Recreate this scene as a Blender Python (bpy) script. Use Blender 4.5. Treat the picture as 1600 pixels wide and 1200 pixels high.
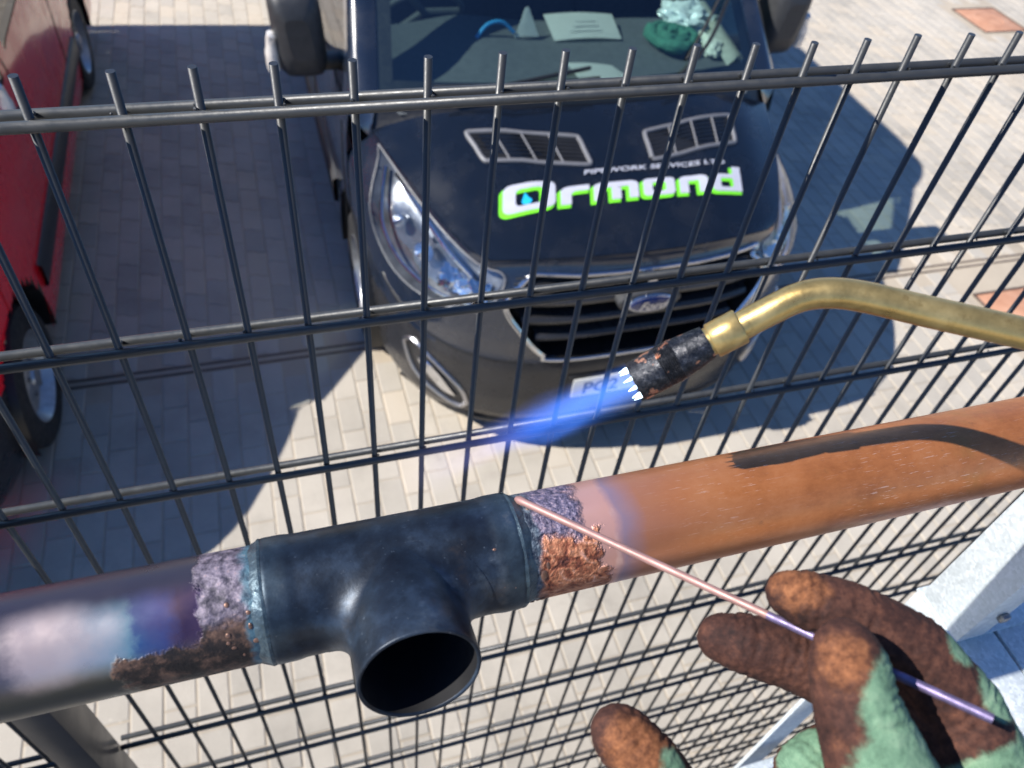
import bpy, bmesh, math, random
from mathutils import Vector, Matrix, noise
R = math.radians
random.seed(7)
sc = bpy.context.scene
for o in list(bpy.data.objects): bpy.data.objects.remove(o)
COL = sc.collection

# ------------------------------------------------------------------ camera
HZ = 2.6946                                   # height of the fence's top rail above the paving
RX = Vector((0.95526608, -0.28017153, 0.09471341))
RY = Vector((-0.14807858, -0.730321, -0.66686128))
RF = Vector((0.25600674, 0.62300493, -0.73913829))
CAM = Vector((0.13533, -0.50571, HZ + 0.28056))
FPX = 1235.3
cd = bpy.data.cameras.new('camera'); cam = bpy.data.objects.new('camera', cd); COL.objects.link(cam)
m = Matrix((RX, -RY, -RF)).transposed().to_4x4(); m.translation = CAM
cam.matrix_world = m
cd.sensor_width = 36; cd.lens = FPX / 1600 * 36; cd.clip_start = 0.02; cd.clip_end = 2000
cd.dof.use_dof = True; cd.dof.focus_distance = 0.47; cd.dof.aperture_fstop = 11
sc.camera = cam

# ------------------------------------------------------------------ sky, sun, exposure
SUNV = Vector((-1.035, 0.074, 1.0)).normalized()      # towards the sun
w = bpy.data.worlds.new('World'); sc.world = w; w.use_nodes = True
nt = w.node_tree; nt.nodes.clear()
sk = nt.nodes.new('ShaderNodeTexSky'); sk.sky_type = 'NISHITA'; sk.sun_disc = False
sk.dust_density = 0.2; sk.ozone_density = 4.0; sk.air_density = 1.0
sk.sun_elevation = math.asin(SUNV.z); sk.sun_rotation = math.atan2(SUNV.x, SUNV.y)
bg = nt.nodes.new('ShaderNodeBackground'); bg.inputs[1].default_value = 0.075
wo = nt.nodes.new('ShaderNodeOutputWorld')
tn = nt.nodes.new('ShaderNodeMix'); tn.data_type = 'RGBA'; tn.blend_type = 'MULTIPLY'; tn.inputs[0].default_value = 1.0
tn.inputs[7].default_value = (0.72, 0.95, 1.28, 1)      # deep clear-day blue
nt.links.new(sk.outputs[0], tn.inputs[6]); nt.links.new(tn.outputs[2], bg.inputs[0]); nt.links.new(bg.outputs[0], wo.inputs[0])
sl = bpy.data.lights.new('sun', 'SUN'); sl.energy = 4.8; sl.angle = R(0.53); sl.color = (1.0, 0.955, 0.885)
so = bpy.data.objects.new('sun', sl); COL.objects.link(so)
so.rotation_euler = (-SUNV).to_track_quat('-Z', 'Y').to_euler(); so.location = (-6, 1, 9)
sc.view_settings.view_transform = 'Standard'; sc.view_settings.look = 'None'
sc.view_settings.gamma = 1; sc.view_settings.use_curve_mapping = False
sc.view_settings.exposure = 0.74
sc.render.engine = 'CYCLES'
try:
    sc.cycles.transparent_max_bounces = 24; sc.cycles.max_bounces = 10
except Exception: pass

# ------------------------------------------------------------------ helpers
def ray(u, v): return RX * ((u - 800) / FPX) + RY * ((v - 600) / FPX) + RF
def at(u, v, dep): return CAM + ray(u, v) * dep
def lerp(a, b, t): return a + (b - a) * t
def sstep(a, b, x):
    t = max(0.0, min(1.0, (x - a) / (b - a))); return t * t * (3 - 2 * t)
def interp(tab, x):
    if x <= tab[0][0]: return tab[0][1]
    for (x0, y0), (x1, y1) in zip(tab, tab[1:]):
        if x <= x1: return y0 + (y1 - y0) * (x - x0) / (x1 - x0)
    return tab[-1][1]

def tag(o, label=None, cat=None, group=None, kind=None):
    if label: o['label'] = label
    if cat: o['category'] = cat
    if group: o['group'] = group
    if kind: o['kind'] = kind
    return o
def empty(name, loc=(0, 0, 0), rz=0, **k):
    o = bpy.data.objects.new(name, None); COL.objects.link(o); o.location = loc; o.rotation_euler = (0, 0, rz)
    o.empty_display_size = 0.05
    return tag(o, **k)
def link(name, me, mat=None, parent=None, **k):
    o = bpy.data.objects.new(name, me); COL.objects.link(o)
    if mat is not None and not me.materials: me.materials.append(mat)
    if parent is not None: o.parent = parent
    return tag(o, **k)
def obj(name, bm, mat=None, parent=None, smooth=True, sharp=35, **k):
    me = bpy.data.meshes.new(name)
    bm.normal_update(); bm.to_mesh(me); bm.free()
    if smooth:
        me.polygons.foreach_set('use_smooth', [True] * len(me.polygons))
        try: me.set_sharp_from_angle(angle=R(sharp))
        except Exception: pass
    return link(name, me, mat, parent, **k)
def box(bm, c, s, rot=None, bev=0.0):
    r = bmesh.ops.create_cube(bm, size=1)
    M = Matrix.Translation(Vector(c)) @ (rot.to_4x4() if rot is not None else Matrix.Identity(4)) @ Matrix.Diagonal((*s, 1))
    bmesh.ops.transform(bm, matrix=M, verts=r['verts'])
    if bev > 0:
        es = {e for v in r['verts'] for e in v.link_edges}
        bmesh.ops.bevel(bm, geom=list(es), offset=bev, segments=2, profile=0.5, affect='EDGES')
    return bm
def nbox(c, s, bev=0.0, rot=None): return box(bmesh.new(), c, s, rot, bev)
def grid(bm, pts, close_u=False, flip=False):
    """pts[i][j] -> quads"""
    vs = [[bm.verts.new(p) for p in row] for row in pts]
    n = len(vs)
    for i in range(n if close_u else n - 1):
        a = vs[i]; b = vs[(i + 1) % n]
        for j in range(len(a) - 1):
            f = [a[j], a[j + 1], b[j + 1], b[j]]
            if flip: f.reverse()
            try: bm.faces.new(f)
            except Exception: pass
    return vs
def frame(d):
    d = d.normalized(); a = Vector((0, 0, 1)) if abs(d.z) < 0.9 else Vector((1, 0, 0))
    x = d.cross(a).normalized(); return x, d.cross(x).normalized()
def tube(bm, pts, rad, n=16, cap=True):
    """tube along a polyline with a radius (or radii)"""
    pts = [Vector(p) for p in pts]
    rad = rad if isinstance(rad, (list, tuple)) else [rad] * len(pts)
    rows = []; x = None
    for i, p in enumerate(pts):
        d = (pts[min(i + 1, len(pts) - 1)] - pts[max(i - 1, 0)]).normalized()
        if x is None: x, y = frame(d)
        else:
            x = (x - d * x.dot(d)).normalized(); y = d.cross(x)
        rows.append([p + (x * math.cos(2 * math.pi * k / n) + y * math.sin(2 * math.pi * k / n)) * rad[i] for k in range(n)])
    vs = [[bm.verts.new(q) for q in r] for r in rows]
    for a, b in zip(vs, vs[1:]):
        for k in range(n): bm.faces.new((a[k], a[(k + 1) % n], b[(k + 1) % n], b[k]))
    if cap:
        bm.faces.new(list(reversed(vs[0]))); bm.faces.new(vs[-1])
    return bm
def spline(pts, n):
    """Catmull-Rom through pts"""
    pts = [Vector(p) for p in pts]; out = []
    P = [pts[0] * 2 - pts[1]] + pts + [pts[-1] * 2 - pts[-2]]
    for i in range(1, len(P) - 2):
        for k in range(n):
            t = k / n; a, b, c, d = P[i - 1:i + 3]
            out.append(0.5 * ((2 * b) + (c - a) * t + (2 * a - 5 * b + 4 * c - d) * t * t + (3 * b - a - 3 * c + d) * t ** 3))
    out.append(pts[-1]); return out
def lathe(bm, c, axis, prof, n=32, x=None):
    """prof: (distance along axis, radius)"""
    axis = axis.normalized(); x, y = frame(axis)
    rows = [[c + axis * s + (x * math.cos(2 * math.pi * k / n) + y * math.sin(2 * math.pi * k / n)) * r for k in range(n)] for s, r in prof]
    vs = [[bm.verts.new(q) for q in r] for r in rows]
    for a, b in zip(vs, vs[1:]):
        for k in range(n): bm.faces.new((a[k], a[(k + 1) % n], b[(k + 1) % n], b[k]))
    return vs
def copy_tree(o, parent=None):
    c = o.copy(); COL.objects.link(c); c.parent = parent
    for ch in list(o.children): copy_tree(ch, c)
    return c

# ------------------------------------------------------------------ materials
class NT:
    def __init__(s, name):
        s.m = bpy.data.materials.new(name); s.m.use_nodes = True; s.t = s.m.node_tree
        s.b = s.t.nodes['Principled BSDF']; s.o = s.t.nodes['Material Output']
    def n(s, kind, **k):
        x = s.t.nodes.new('ShaderNode' + kind)
        for a, v in k.items(): setattr(x, a, v)
        return x
    def l(s, a, b): s.t.links.new(a, b)
    def coord(s, kind='Object'): return s.n('TexCoord').outputs[kind]
    def noise(s, scale, detail=4, rough=.55, vec=None, out=0):
        x = s.n('TexNoise'); x.inputs['Scale'].default_value = scale; x.inputs['Detail'].default_value = detail
        x.inputs['Roughness'].default_value = rough
        s.l(vec if vec is not None else s.coord(), x.inputs['Vector']); return x.outputs[out]
    def voro(s, scale, feature='F1', vec=None, out='Distance'):
        x = s.n('TexVoronoi', feature=feature); x.inputs['Scale'].default_value = scale
        s.l(vec if vec is not None else s.coord(), x.inputs['Vector']); return x.outputs[out]
    def ramp(s, fac, stops, interp='LINEAR'):
        x = s.n('ValToRGB'); e = x.color_ramp.elements; x.color_ramp.interpolation = interp
        while len(e) < len(stops): e.new(0.5)
        for el, (p, c) in zip(e, stops):
            el.position = p; el.color = (*c, 1) if len(c) == 3 else c
        s.l(fac, x.inputs[0]); return x.outputs[0]
    def mix(s, fac, a, b, mode='MIX'):
        x = s.n('Mix', data_type='RGBA', blend_type=mode)
        for v, i in ((fac, 0), (a, 6), (b, 7)):
            if isinstance(v, (int, float)): x.inputs[i].default_value = v
            elif isinstance(v, tuple): x.inputs[i].default_value = (*v, 1)
            else: s.l(v, x.inputs[i])
        return x.outputs[2]
    def math(s, op, a, b=None, clamp=False):
        x = s.n('Math', operation=op, use_clamp=clamp)
        for v, i in ((a, 0), (b, 1)):
            if v is None: continue
            if isinstance(v, (int, float)): x.inputs[i].default_value = v
            else: s.l(v, x.inputs[i])
        return x.outputs[0]
    def maprange(s, v, a, b, c=0., d=1., smooth=True):
        x = s.n('MapRange', interpolation_type='SMOOTHSTEP' if smooth else 'LINEAR')
        s.l(v, x.inputs[0])
        for i, k in enumerate((a, b, c, d)): x.inputs[i + 1].default_value = k
        return x.outputs[0]
    def bump(s, h, strength=.3, dist=.01, normal=None):
        x = s.n('Bump'); x.inputs['Strength'].default_value = strength; x.inputs['Distance'].default_value = dist
        s.l(h, x.inputs['Height'])
        if normal is not None: s.l(normal, x.inputs['Normal'])
        return x.outputs[0]
    def set(s, **k):
        names = dict(col='Base Color', rough='Roughness', metal='Metallic', spec='Specular IOR Level', normal='Normal', coat='Coat Weight',
                     coatr='Coat Roughness', trans='Transmission Weight', emis='Emission Color', emist='Emission Strength', alpha='Alpha',
                     sheen='Sheen Weight', ior='IOR')
        for a, v in k.items():
            i = s.b.inputs[names[a]]
            if isinstance(v, (int, float)): i.default_value = v
            elif isinstance(v, tuple): i.default_value = (*v, 1) if len(v) == 3 else v
            else: s.l(v, i)
        return s
def simple(name, col, rough=.5, metal=0., var=.12, scale=30, bump=.0, bscale=200, coat=0., spec=.5):
    n = NT(name)
    f = n.noise(scale, 5)
    c = n.ramp(f, [(.25, tuple(x * (1 - var) for x in col)), (.75, tuple(min(1, x * (1 + var)) for x in col))])
    r = n.maprange(n.noise(scale * 2.3, 3), .3, .7, max(.02, rough * .85), min(1, rough * 1.15))
    n.set(col=c, rough=r, metal=metal, coat=coat, spec=spec)
    if bump: n.set(normal=n.bump(n.noise(bscale, 4), bump, .002))
    return n.m
def car_paint(name, col, dust=.10, dustcol=(.25, .23, .20), coat=1.0):
    n = NT(name)
    d = n.maprange(n.noise(3.0, 6, .7), .45, .8, 0.0, dust)
    d2 = n.math('MULTIPLY', n.noise(160, 2), d)
    n.set(col=n.mix(n.math('ADD', d2, n.math('MULTIPLY', d, .3)), col, dustcol), rough=n.maprange(n.noise(6, 5), .3, .75, .16, .34), coat=coat, coatr=.035, spec=.5)
    return n.m
def glass(name, tint, rough=.0, gloss=1.5):
    n = NT(name)
    tr = n.n('BsdfTransparent'); tr.inputs[0].default_value = (*tint, 1)
    gl = n.n('BsdfGlossy'); gl.inputs['Roughness'].default_value = rough
    lw = n.n('LayerWeight'); lw.inputs[0].default_value = .5
    r0 = ((gloss - 1) / (gloss + 1)) ** 2 * 2.8                  # two faces of a pane
    fac = n.math('ADD', r0, n.math('MULTIPLY', n.math('POWER', lw.outputs['Facing'], 5.0), 1 - r0))
    mx = n.n('MixShader'); n.l(fac, mx.inputs[0]); n.l(tr.outputs[0], mx.inputs[1]); n.l(gl.outputs[0], mx.inputs[2])
    n.l(mx.outputs[0], n.o.inputs[0]); return n.m

M = {}
M['black_paint'] = car_paint('black_paint', (.010, .016, .030), .10)
M['red_paint'] = car_paint('red_paint', (.85, .014, .028), .02, coat=.35)
M['plastic'] = simple('grey_plastic', (.035, .036, .038), .48, var=.2, bump=.15, bscale=600)
M['black_plastic'] = simple('black_plastic', (.012, .012, .013), .35, var=.2)
M['bumper'] = simple('bumper_plastic', (.022, .022, .024), .30, var=.25, scale=9)
M['rubber'] = simple('tyre_rubber', (.018, .018, .019), .75, var=.3, scale=14, bump=.3, bscale=90)
M['chrome'] = simple('chrome_trim', (.62, .63, .65), .14, 1.0, var=.06)
M['satin_silver'] = simple('satin_silver', (.50, .50, .52), .32, 1.0, var=.08)
M['wheel_steel'] = simple('wheel_silver', (.45, .46, .47), .38, .8, var=.2)
M['glass'] = glass('windscreen_glass', (.66, .78, .76))
M['side_glass'] = glass('side_glass', (.45, .55, .53))
M['dark_glass'] = glass('privacy_glass', (.05, .06, .06))
M['lens'] = glass('lamp_lens', (.93, .95, .96), .01, 1.45)
M['reflector'] = simple('lamp_reflector', (.75, .76, .78), .12, 1.0, var=.1, bump=.6, bscale=40)
M['bulb'] = simple('lamp_bowl', (.85, .86, .88), .08, 1.0, var=.1)
M['cabin'] = simple('cabin_plastic', (.085, .095, .10), .6, var=.15, bump=.2, bscale=300)
M['seat'] = simple('seat_cloth', (.02, .022, .026), .9, var=.3, bump=.3, bscale=500)
M['paper'] = simple('paper', (.72, .76, .72), .8, var=.04)
M['badge_blue'] = simple('badge_blue', (.008, .025, .13), .15, .3, coat=1)
M['white_vinyl'] = simple('silver_white_vinyl', (.47, .48, .54), .35, var=.05)
M['green_vinyl'] = simple('lime_green_vinyl', (.18, .72, .03), .35, var=.05)
M['cyan_vinyl'] = simple('cyan_vinyl', (.02, .45, .75), .35, var=.05)
M['plate'] = simple('plate_white', (.62, .62, .58), .4, var=.08)
M['ink'] = simple('plate_ink', (.01, .01, .011), .45)
M['vent_grey'] = simple('vent_grey', (.16, .16, .17), .5, .1, var=.1)
M['amber'] = simple('indicator_lens', (.78, .74, .68), .15, .3, var=.2)

def paving_mat(name, base, joint=False):
    n = NT(name)
    geo = n.n('NewGeometry'); pos = geo.outputs['Position']
    oi = n.n('ObjectInfo').outputs['Random']
    at_ = n.n('Attribute', attribute_name='tone').outputs['Fac']
    t = n.math('ADD', n.noise(.55, 4, .6, pos), n.math('MULTIPLY', n.math('SUBTRACT', n.noise(4.0, 5, .65, pos), .5), .55))
    c = n.ramp(t, [(.30, tuple(x * .78 for x in base)), (.5, base), (.72, tuple(min(1, x * 1.12) for x in base))])
    tone = n.math('ADD', .86, n.math('MULTIPLY', at_, .24))
    tc = n.n('CombineColor'); [n.l(tone, tc.inputs[i]) for i in range(3)]
    c = n.mix(1.0, c, tc.outputs[0], 'MULTIPLY')
    warm = n.math('MULTIPLY', n.math('POWER', at_, 3.0), .5)
    c = n.mix(warm, c, (base[0] * 1.03, base[1] * .93, base[2] * .80))
    sp = n.maprange(n.noise(95, 3, .7, pos), .60, .74)
    c = n.mix(n.math('MULTIPLY', sp, .35), c, tuple(x * .55 for x in base))
    sp2 = n.maprange(n.noise(60, 2, .6, pos), .66, .78)
    c = n.mix(n.math('MULTIPLY', sp2, .4), c, tuple(min(1, x * 1.5) for x in base))
    st = n.maprange(n.noise(1.9, 8, .78, pos), .54, .76)
    c = n.mix(n.math('MULTIPLY', st, .42), c, (.16, .14, .12))
    n.set(col=c, rough=.85, spec=.3, normal=n.bump(n.noise(140, 5, .7, pos), .55, .004))
    return n.m
M['paver'] = paving_mat('concrete_paver', (.445, .405, .345))
M['joint'] = paving_mat('sandy_joint', (.47, .40, .31))

def fence_mat():
    n = NT('anthracite_coating')
    ch = n.maprange(n.noise(55, 6, .8), .70, .76)
    c = n.mix(n.math('MULTIPLY', ch, .45), (.027, .029, .031), (.24, .23, .21))
    n.set(col=c, rough=n.maprange(n.noise(90, 4), .3, .7, .34, .50), spec=.5, normal=n.bump(n.noise(220, 3), .12, .001))
    return n.m
M['fence'] = fence_mat()
M['fence_post'] = simple('anthracite_post_coating', (.020, .023, .028), .34, var=.15, scale=12, bump=.04)
def galv_mat():
    n = NT('galvanised_steel')
    v = n.voro(330, 'F1', None, 'Color'); bw = n.n('RGBToBW'); n.l(v, bw.inputs[0])
    fl = n.math('ADD', n.math('MULTIPLY', bw.outputs[0], .6), n.math('MULTIPLY', n.noise(60, 5, .7), .5))
    c = n.ramp(fl, [(.3, (.50, .55, .56)), (.55, (.58, .63, .64)), (.8, (.70, .74, .75))])
    n.set(col=c, metal=.30, rough=n.maprange(fl, .3, .8, .40, .6), normal=n.bump(fl, .10, .002))
    return n.m
M['galv'] = galv_mat()
M['dark_bolt'] = simple('zinc_bolt', (.3, .3, .3), .4, .9)
def brass_mat():
    n = NT('worn_brass')
    f = n.noise(45, 6, .7); st = n.maprange(n.noise(120, 5, .75), .55, .75)
    c = n.ramp(f, [(.25, (.34, .23, .08)), (.5, (.52, .37, .14)), (.75, (.63, .48, .21))])
    c = n.mix(n.math('MULTIPLY', st, .5), c, (.20, .11, .03))
    n.set(col=c, metal=.8, rough=n.maprange(f, .3, .7, .26, .44), normal=n.bump(n.noise(160, 4), .15, .001))
    return n.m
M['brass'] = brass_mat()
def burner_mat():
    n = NT('scorched_steel')
    f = n.noise(330, 6, .75); g = n.noise(900, 4, .8); bl = n.maprange(n.noise(105, 3, .6), .57, .63)
    c = n.ramp(f, [(.30, (.010, .012, .015)), (.50, (.030, .032, .038)), (.62, (.085, .085, .09)), (.76, (.45, .43, .42))])
    c = n.mix(bl, c, (.55, .27, .17))
    n.set(col=c, metal=.75, rough=n.maprange(g, .3, .7, .18, .55), normal=n.bump(g, .35, .001))
    return n.m
M['burner'] = burner_mat()
M['steel_ring'] = simple('scorched_ring', (.12, .09, .085), .3, .9, var=.5, scale=300, bump=.5, bscale=600)
M['rod'] = simple('copper_rod', (.36, .20, .175), .48, .35, var=.25, scale=70)
M['rod_blued'] = simple('rod_blued_end', (.15, .12, .22), .45, .5, var=.5, scale=160)

# ================================================================== GROUND
def sheet(name, x0, x1, y0, y1, z, mat, **k):
    bm = bmesh.new(); vs = [bm.verts.new(p) for p in ((x0, y0, z), (x1, y0, z), (x1, y1, z), (x0, y1, z))]; bm.faces.new(vs)
    return obj(name, bm, mat, smooth=False, **k)
ground = sheet('ground', -600, 600, -600, 600, -0.0036, M['joint'], kind='structure')
DR0, DR1 = 2.385, 2.445                         # slot drain across the yard
PX0, PX1, PY0, PY1 = -5.0, 9.2, -1.2, 10.0
CW, CL = 0.1125, 0.205
covers = [(7.02, 5.50, .53), (4.19, 1.62, .53)]
def project(p):
    d = p - CAM; z = d.dot(RF)
    if z < .05: return None
    return 800 + FPX * d.dot(RX) / z, 600 + FPX * d.dot(RY) / z, z
def paver_poly(zig):
    w2, l2, g = CW / 2 - .0024, CL / 2 - .0024, zig
    return [(-w2, -l2 + g), (-.012, -l2 + g * .8), (.012, -l2 - g * .8), (w2, -l2 - g), (w2, l2 - g), (.012, l2 - g * .8), (-.012, l2 + g * .8), (-w2, l2 + g)]
def paver_into(bm, poly, cx, cy, dz, tone, lay, tilt=(0, 0)):
    n = len(poly); rings = []
    for (ins, z) in ((0, -.02), (0, -.0035), (.0035, 0)):
        ring = []
        for x, y in poly:
            k = 1 - ins / .05
            px, py = x * k, y * (1 - ins / .1)
            ring.append(bm.verts.new((cx + px, cy + py, z + dz + tilt[0] * px + tilt[1] * py)))
        rings.append(ring)
    fs = [bm.faces.new(rings[2])]
    for a, b in zip(rings, rings[1:]):
        for k in range(n): fs.append(bm.faces.new((a[k], a[(k + 1) % n], b[(k + 1) % n], b[k])))
    for f in fs:
        for l in f.loops: l[lay] = (tone, tone, tone, 1)
field = []
ncol = int((PX1 - PX0) / CW)
for i in range(ncol):
    x = PX0 + (i + .5) * CW
    for seg, (ya, yb, zig) in enumerate(((PY0, DR0 - .005, .0), (DR1 + .005, PY1, .011))):
        off = (i % 2) * CL * .5
        y = ya + CL / 2 - off
        while y < yb + CL:
            if seg == 1: yy = y
            else: yy = yb - (y - ya)
            lo, hi = yy - CL / 2, yy + CL / 2
            y += CL
            if hi + .012 > yb and seg == 0 or lo - .012 < ya and seg == 1:
                if seg == 0 and hi > yb + .001: continue
                if seg == 1 and lo < ya - .001: continue
            if hi > PY1 or lo < PY0: continue
            if any(cx - .03 - CW / 2 < x < cx + s + .03 + CW / 2 and cy - .03 - CL / 2 < yy < cy + s + .03 + CL / 2 for cx, cy, s in covers): continue
            field.append((x, yy, zig))
def hidden(x, y):
    return (.48 < x < 2.55 and 1.55 < y < 7.2) or (x < -1.0 and y > 1.5)
scored = []
for k, (x, y, zg) in enumerate(field):
    pr = project(Vector((x, y, 0)))
    if pr and -20 < pr[0] < 1620 and -20 < pr[1] < 1220 and not hidden(x, y):
        scored.append((pr[2] ** 3, k))
scored.sort(); near = {k for _, k in scored[:300]}
protos = []
for zg in (.0, .011):
    for v in range(5):
        bm = bmesh.new(); lay = bm.loops.layers.float_color.new('tone')
        paver_into(bm, paver_poly(zg), 0, 0, 0, random.random(), lay, (random.uniform(-.006, .006), random.uniform(-.006, .006)))
        me = bpy.data.meshes.new('paver'); bm.normal_update(); bm.to_mesh(me); bm.free(); me.materials.append(M['paver']); protos.append(me)
bmf = bmesh.new(); layf = bmf.loops.layers.float_color.new('tone')
for k, (x, y, zg) in enumerate(field):
    if k in near:
        o = link('paver', protos[(5 if zg else 0) + random.randrange(5)], None, ground)
        o.location = (x, y, random.uniform(-.0015, .0015)); o.rotation_euler = (0, 0, random.gauss(0, .006))
        if not zg and random.random() < .5: o.rotation_euler.z += math.pi
    else:
        paver_into(bmf, paver_poly(zg), x + random.gauss(0, .0006), y + random.gauss(0, .0008), random.uniform(-.0015, .0015), random.random(), layf, (random.uniform(-.006, .006), random.uniform(-.006, .006)))
obj('paver_field', bmf, M['paver'], ground, smooth=False, kind='stuff')

# slot drain
dr = empty('slot_drain', (2.0, (DR0 + DR1) / 2, 0), label='narrow dark steel slot drain crossing the block paving beneath both vans', cat='drain')
M['drain'] = simple('drain_steel', (.045, .04, .036), .55, .4, var=.35, scale=20)
M['rusty'] = simple('drain_edge', (.13, .095, .075), .6, .3, var=.4, scale=25)
for s in (-1, 1): obj('edge_rail', nbox((0, s * .022, -.003), (14, .010, .012), .001), M['rusty'], dr)
obj('channel', nbox((0, 0, -.016), (14, .034, .008)), M['drain'], dr)
bm = bmesh.new()
for k in range(140): box(bm, (-7 + .05 + k * .1, 0, -.0105), (.016, .034, .004))
obj('slot_bridges', bm, M['drain'], dr, kind='stuff')

# brick coloured inspection covers
def cover_mat():
    n = NT('terracotta_cover'); f = n.noise(8, 5, .7)
    c = n.ramp(f, [(.3, (.36, .17, .10)), (.5, (.45, .23, .14)), (.7, (.52, .30, .20))])
    n.set(col=c, rough=.8, normal=n.bump(n.noise(90, 4), .4, .003)); return n.m
M['cover'] = cover_mat()
def cover(x, y, s, lab):
    e = empty('inspection_cover', (x + s / 2, y + s / 2, 0), label=lab, cat='cover', group='rust coloured inspection covers set in the paving')
    h = s / 2
    obj('plate', nbox((0, 0, -.006), (s - .03, s - .03, .014), .002), M['cover'], e)
    for a in range(4):
        c = (math.cos(a * math.pi / 2) * (h - .006), math.sin(a * math.pi / 2) * (h - .006), -.004)
        obj('frame_edge', nbox(c, (.012, s, .02) if a % 2 == 0 else (s - .026, .012, .02)), M['rusty'], e)
    bm = bmesh.new()
    lathe(bm, Vector((0, 0, .0)), Vector((0, 0, 1)), [(.001, .15), (.004, .148), (.004, .138), (.001, .136)], 40)
    obj('ring', bm, M['cover'], e)
    bm = bmesh.new()
    for a in range(4):
        rot = Matrix.Rotation(R(45 + 90 * a), 3, 'Z'); box(bm, rot @ Vector((.07, 0, .002)), (.12, .012, .005), rot, .001)
    obj('cross_rib', bm, M['cover'], e)
cover(*covers[0], 'square rust coloured inspection cover set alone in the sunlit paving beyond the slot drain')
cover(*covers[1], 'square rust coloured inspection cover in the paving between the slot drain and the fence')

# ================================================================== VANS
PLAN = [Vector(p) for p in ((0, 0, 0), (.3, .004, 0), (.5, .036, 0), (.65, .10, 0), (.78, .19, 0), (.88, .31, 0), (.95, .47, 0), (.99, .65, 0), (1.015, .85, 0), (1.03, 1.05, 0))]
PLANS = spline(PLAN, 10)
def plan_at_x(t):          # t 0..1 along arc
    L = [0]
    for a, b in zip(PLANS, PLANS[1:]): L.append(L[-1] + (b - a).length)
    s = t * L[-1]
    for k in range(len(PLANS) - 1):
        if s <= L[k + 1] + 1e-9:
            f = (s - L[k]) / (L[k + 1] - L[k]); p = PLANS[k].lerp(PLANS[k + 1], f); d = (PLANS[k + 1] - PLANS[k]).normalized()
            return p, Vector((-d.y, d.x, 0))
    return PLANS[-1], Vector((-1, 0, 0))
FI = [(.16, .09), (.22, .05), (.30, .015), (.42, 0), (.60, 0), (.66, .018), (.75, .014), (.9, .024), (1.0, .034), (1.1, .05), (1.2, .08), (1.3, .12)]
SI = [(.16, .06), (.22, .03), (.35, .01), (.5, .0), (.75, .004), (.95, .0), (1.15, .006), (1.25, .02), (1.6, .085), (2.0, .165), (2.3, .215), (2.45, .25), (2.58, .33)]
def bon(s, t):             # bonnet surface
    a = abs(s)
    wd = .60 + .33 * t ** .62
    yf = .098 + .10 * a ** 2.5; yb = .83 + .10 * a * a
    z = 1.108 + .205 * (1 - (1 - t) ** 1.22) - lerp(.045, .105, t) * a ** 3.2
    z += .012 * sstep(.35, .5, a) * (1 - sstep(.75, .98, a)) * sstep(.1, .5, t)      # raised swage
    return Vector((wd * s, lerp(yf, yb, t), z))
def ws(s, t):              # windscreen surface
    b = Vector((.885 * s, .865 + .14 * s * s, 1.35 - .02 * s * s)); tp = Vector((.76 * s, 1.70 + .13 * s * s, 2.09 - .03 * s * s))
    p = b.lerp(tp, t); p.y -= .035 * math.sin(math.pi * t) * .8; return p
def shell_pt(u, k):        # u 0..2, k 0..1 from bottom to the bonnet edge
    if u <= 1: edge = bon(u, 0); pt, nn = plan_at_x(.40 * u)
    else: edge = bon(1, u - 1); pt, nn = plan_at_x(.40 + .60 * (u - 1))
    z = lerp(.18, edge.z, k)
    b = sstep(.35, 1.0, pt.y); ins = lerp(interp(FI, z), interp(SI, z), b)
    p = Vector((pt.x, pt.y, z)) + nn * ins
    wgt = sstep(.80, 1.0, k) ** 1.3
    return Vector((lerp(p.x, edge.x, wgt), lerp(p.y, edge.y, wgt), z))
def shell_at(x, z):        # front shell surface point for a given |x| and height
    lo, hi = 0., 2.
    for _ in range(40):
        mid = (lo + hi) / 2
        edge = bon(mid, 0) if mid <= 1 else bon(1, mid - 1)
        k = min(1, (z - .18) / (edge.z - .18)); p = shell_pt(mid, k)
        if p.x < x: lo = mid
        else: hi = mid
    return p
HLO = [(-.924, .80, 1.155), (-.94, .66, 1.00), (-.935, .585, .89), (-.90, .47, .845), (-.80, .30, .86), (-.69, .185, .895), (-.612, .13, .99), (-.625, .165, 1.03), (-.70, .285, 1.07), (-.80, .46, 1.11), (-.875, .64, 1.14)]
def inpoly(x, y, P):
    c = False
    for i in range(len(P)):
        x1, y1 = P[i]; x2, y2 = P[i - 1]
        if (y1 > y) != (y2 > y) and x < (x2 - x1) * (y - y1) / (y2 - y1) + x1: c = not c
    return c
# headlamp outline in (u, k) space is simpler to cut: keep it as (u,k)
HLUK = [(1.90, .985), (1.70, .86), (1.60, .745), (1.42, .70), (1.17, .735), (.96, .80), (.885, .89), (.93, .948), (1.10, .968), (1.40, .975), (1.65, .98)]
GR = [(-.45, 1.042), (.45, 1.042), (.495, 1.012), (.57, .93), (.50, .80), (.41, .69), (.33, .655), (-.33, .655), (-.41, .69), (-.50, .80), (-.57, .93), (-.495, 1.012)]
def ztop(y):
    return interp([(1.0, 1.25), (1.4, 1.66), (1.84, 2.10), (2.0, 2.32), (2.15, 2.45), (2.5, 2.56), (4.9, 2.56), (5.2, 2.46), (5.32, 2.2)], y)
def side_pt(y, k):
    z = lerp(.2, ztop(y), k)
    ins = interp(SI, z) + (.10 * sstep(5.05, 5.33, y) ** 2)
    return Vector((1.03 - ins, y, z))

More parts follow.
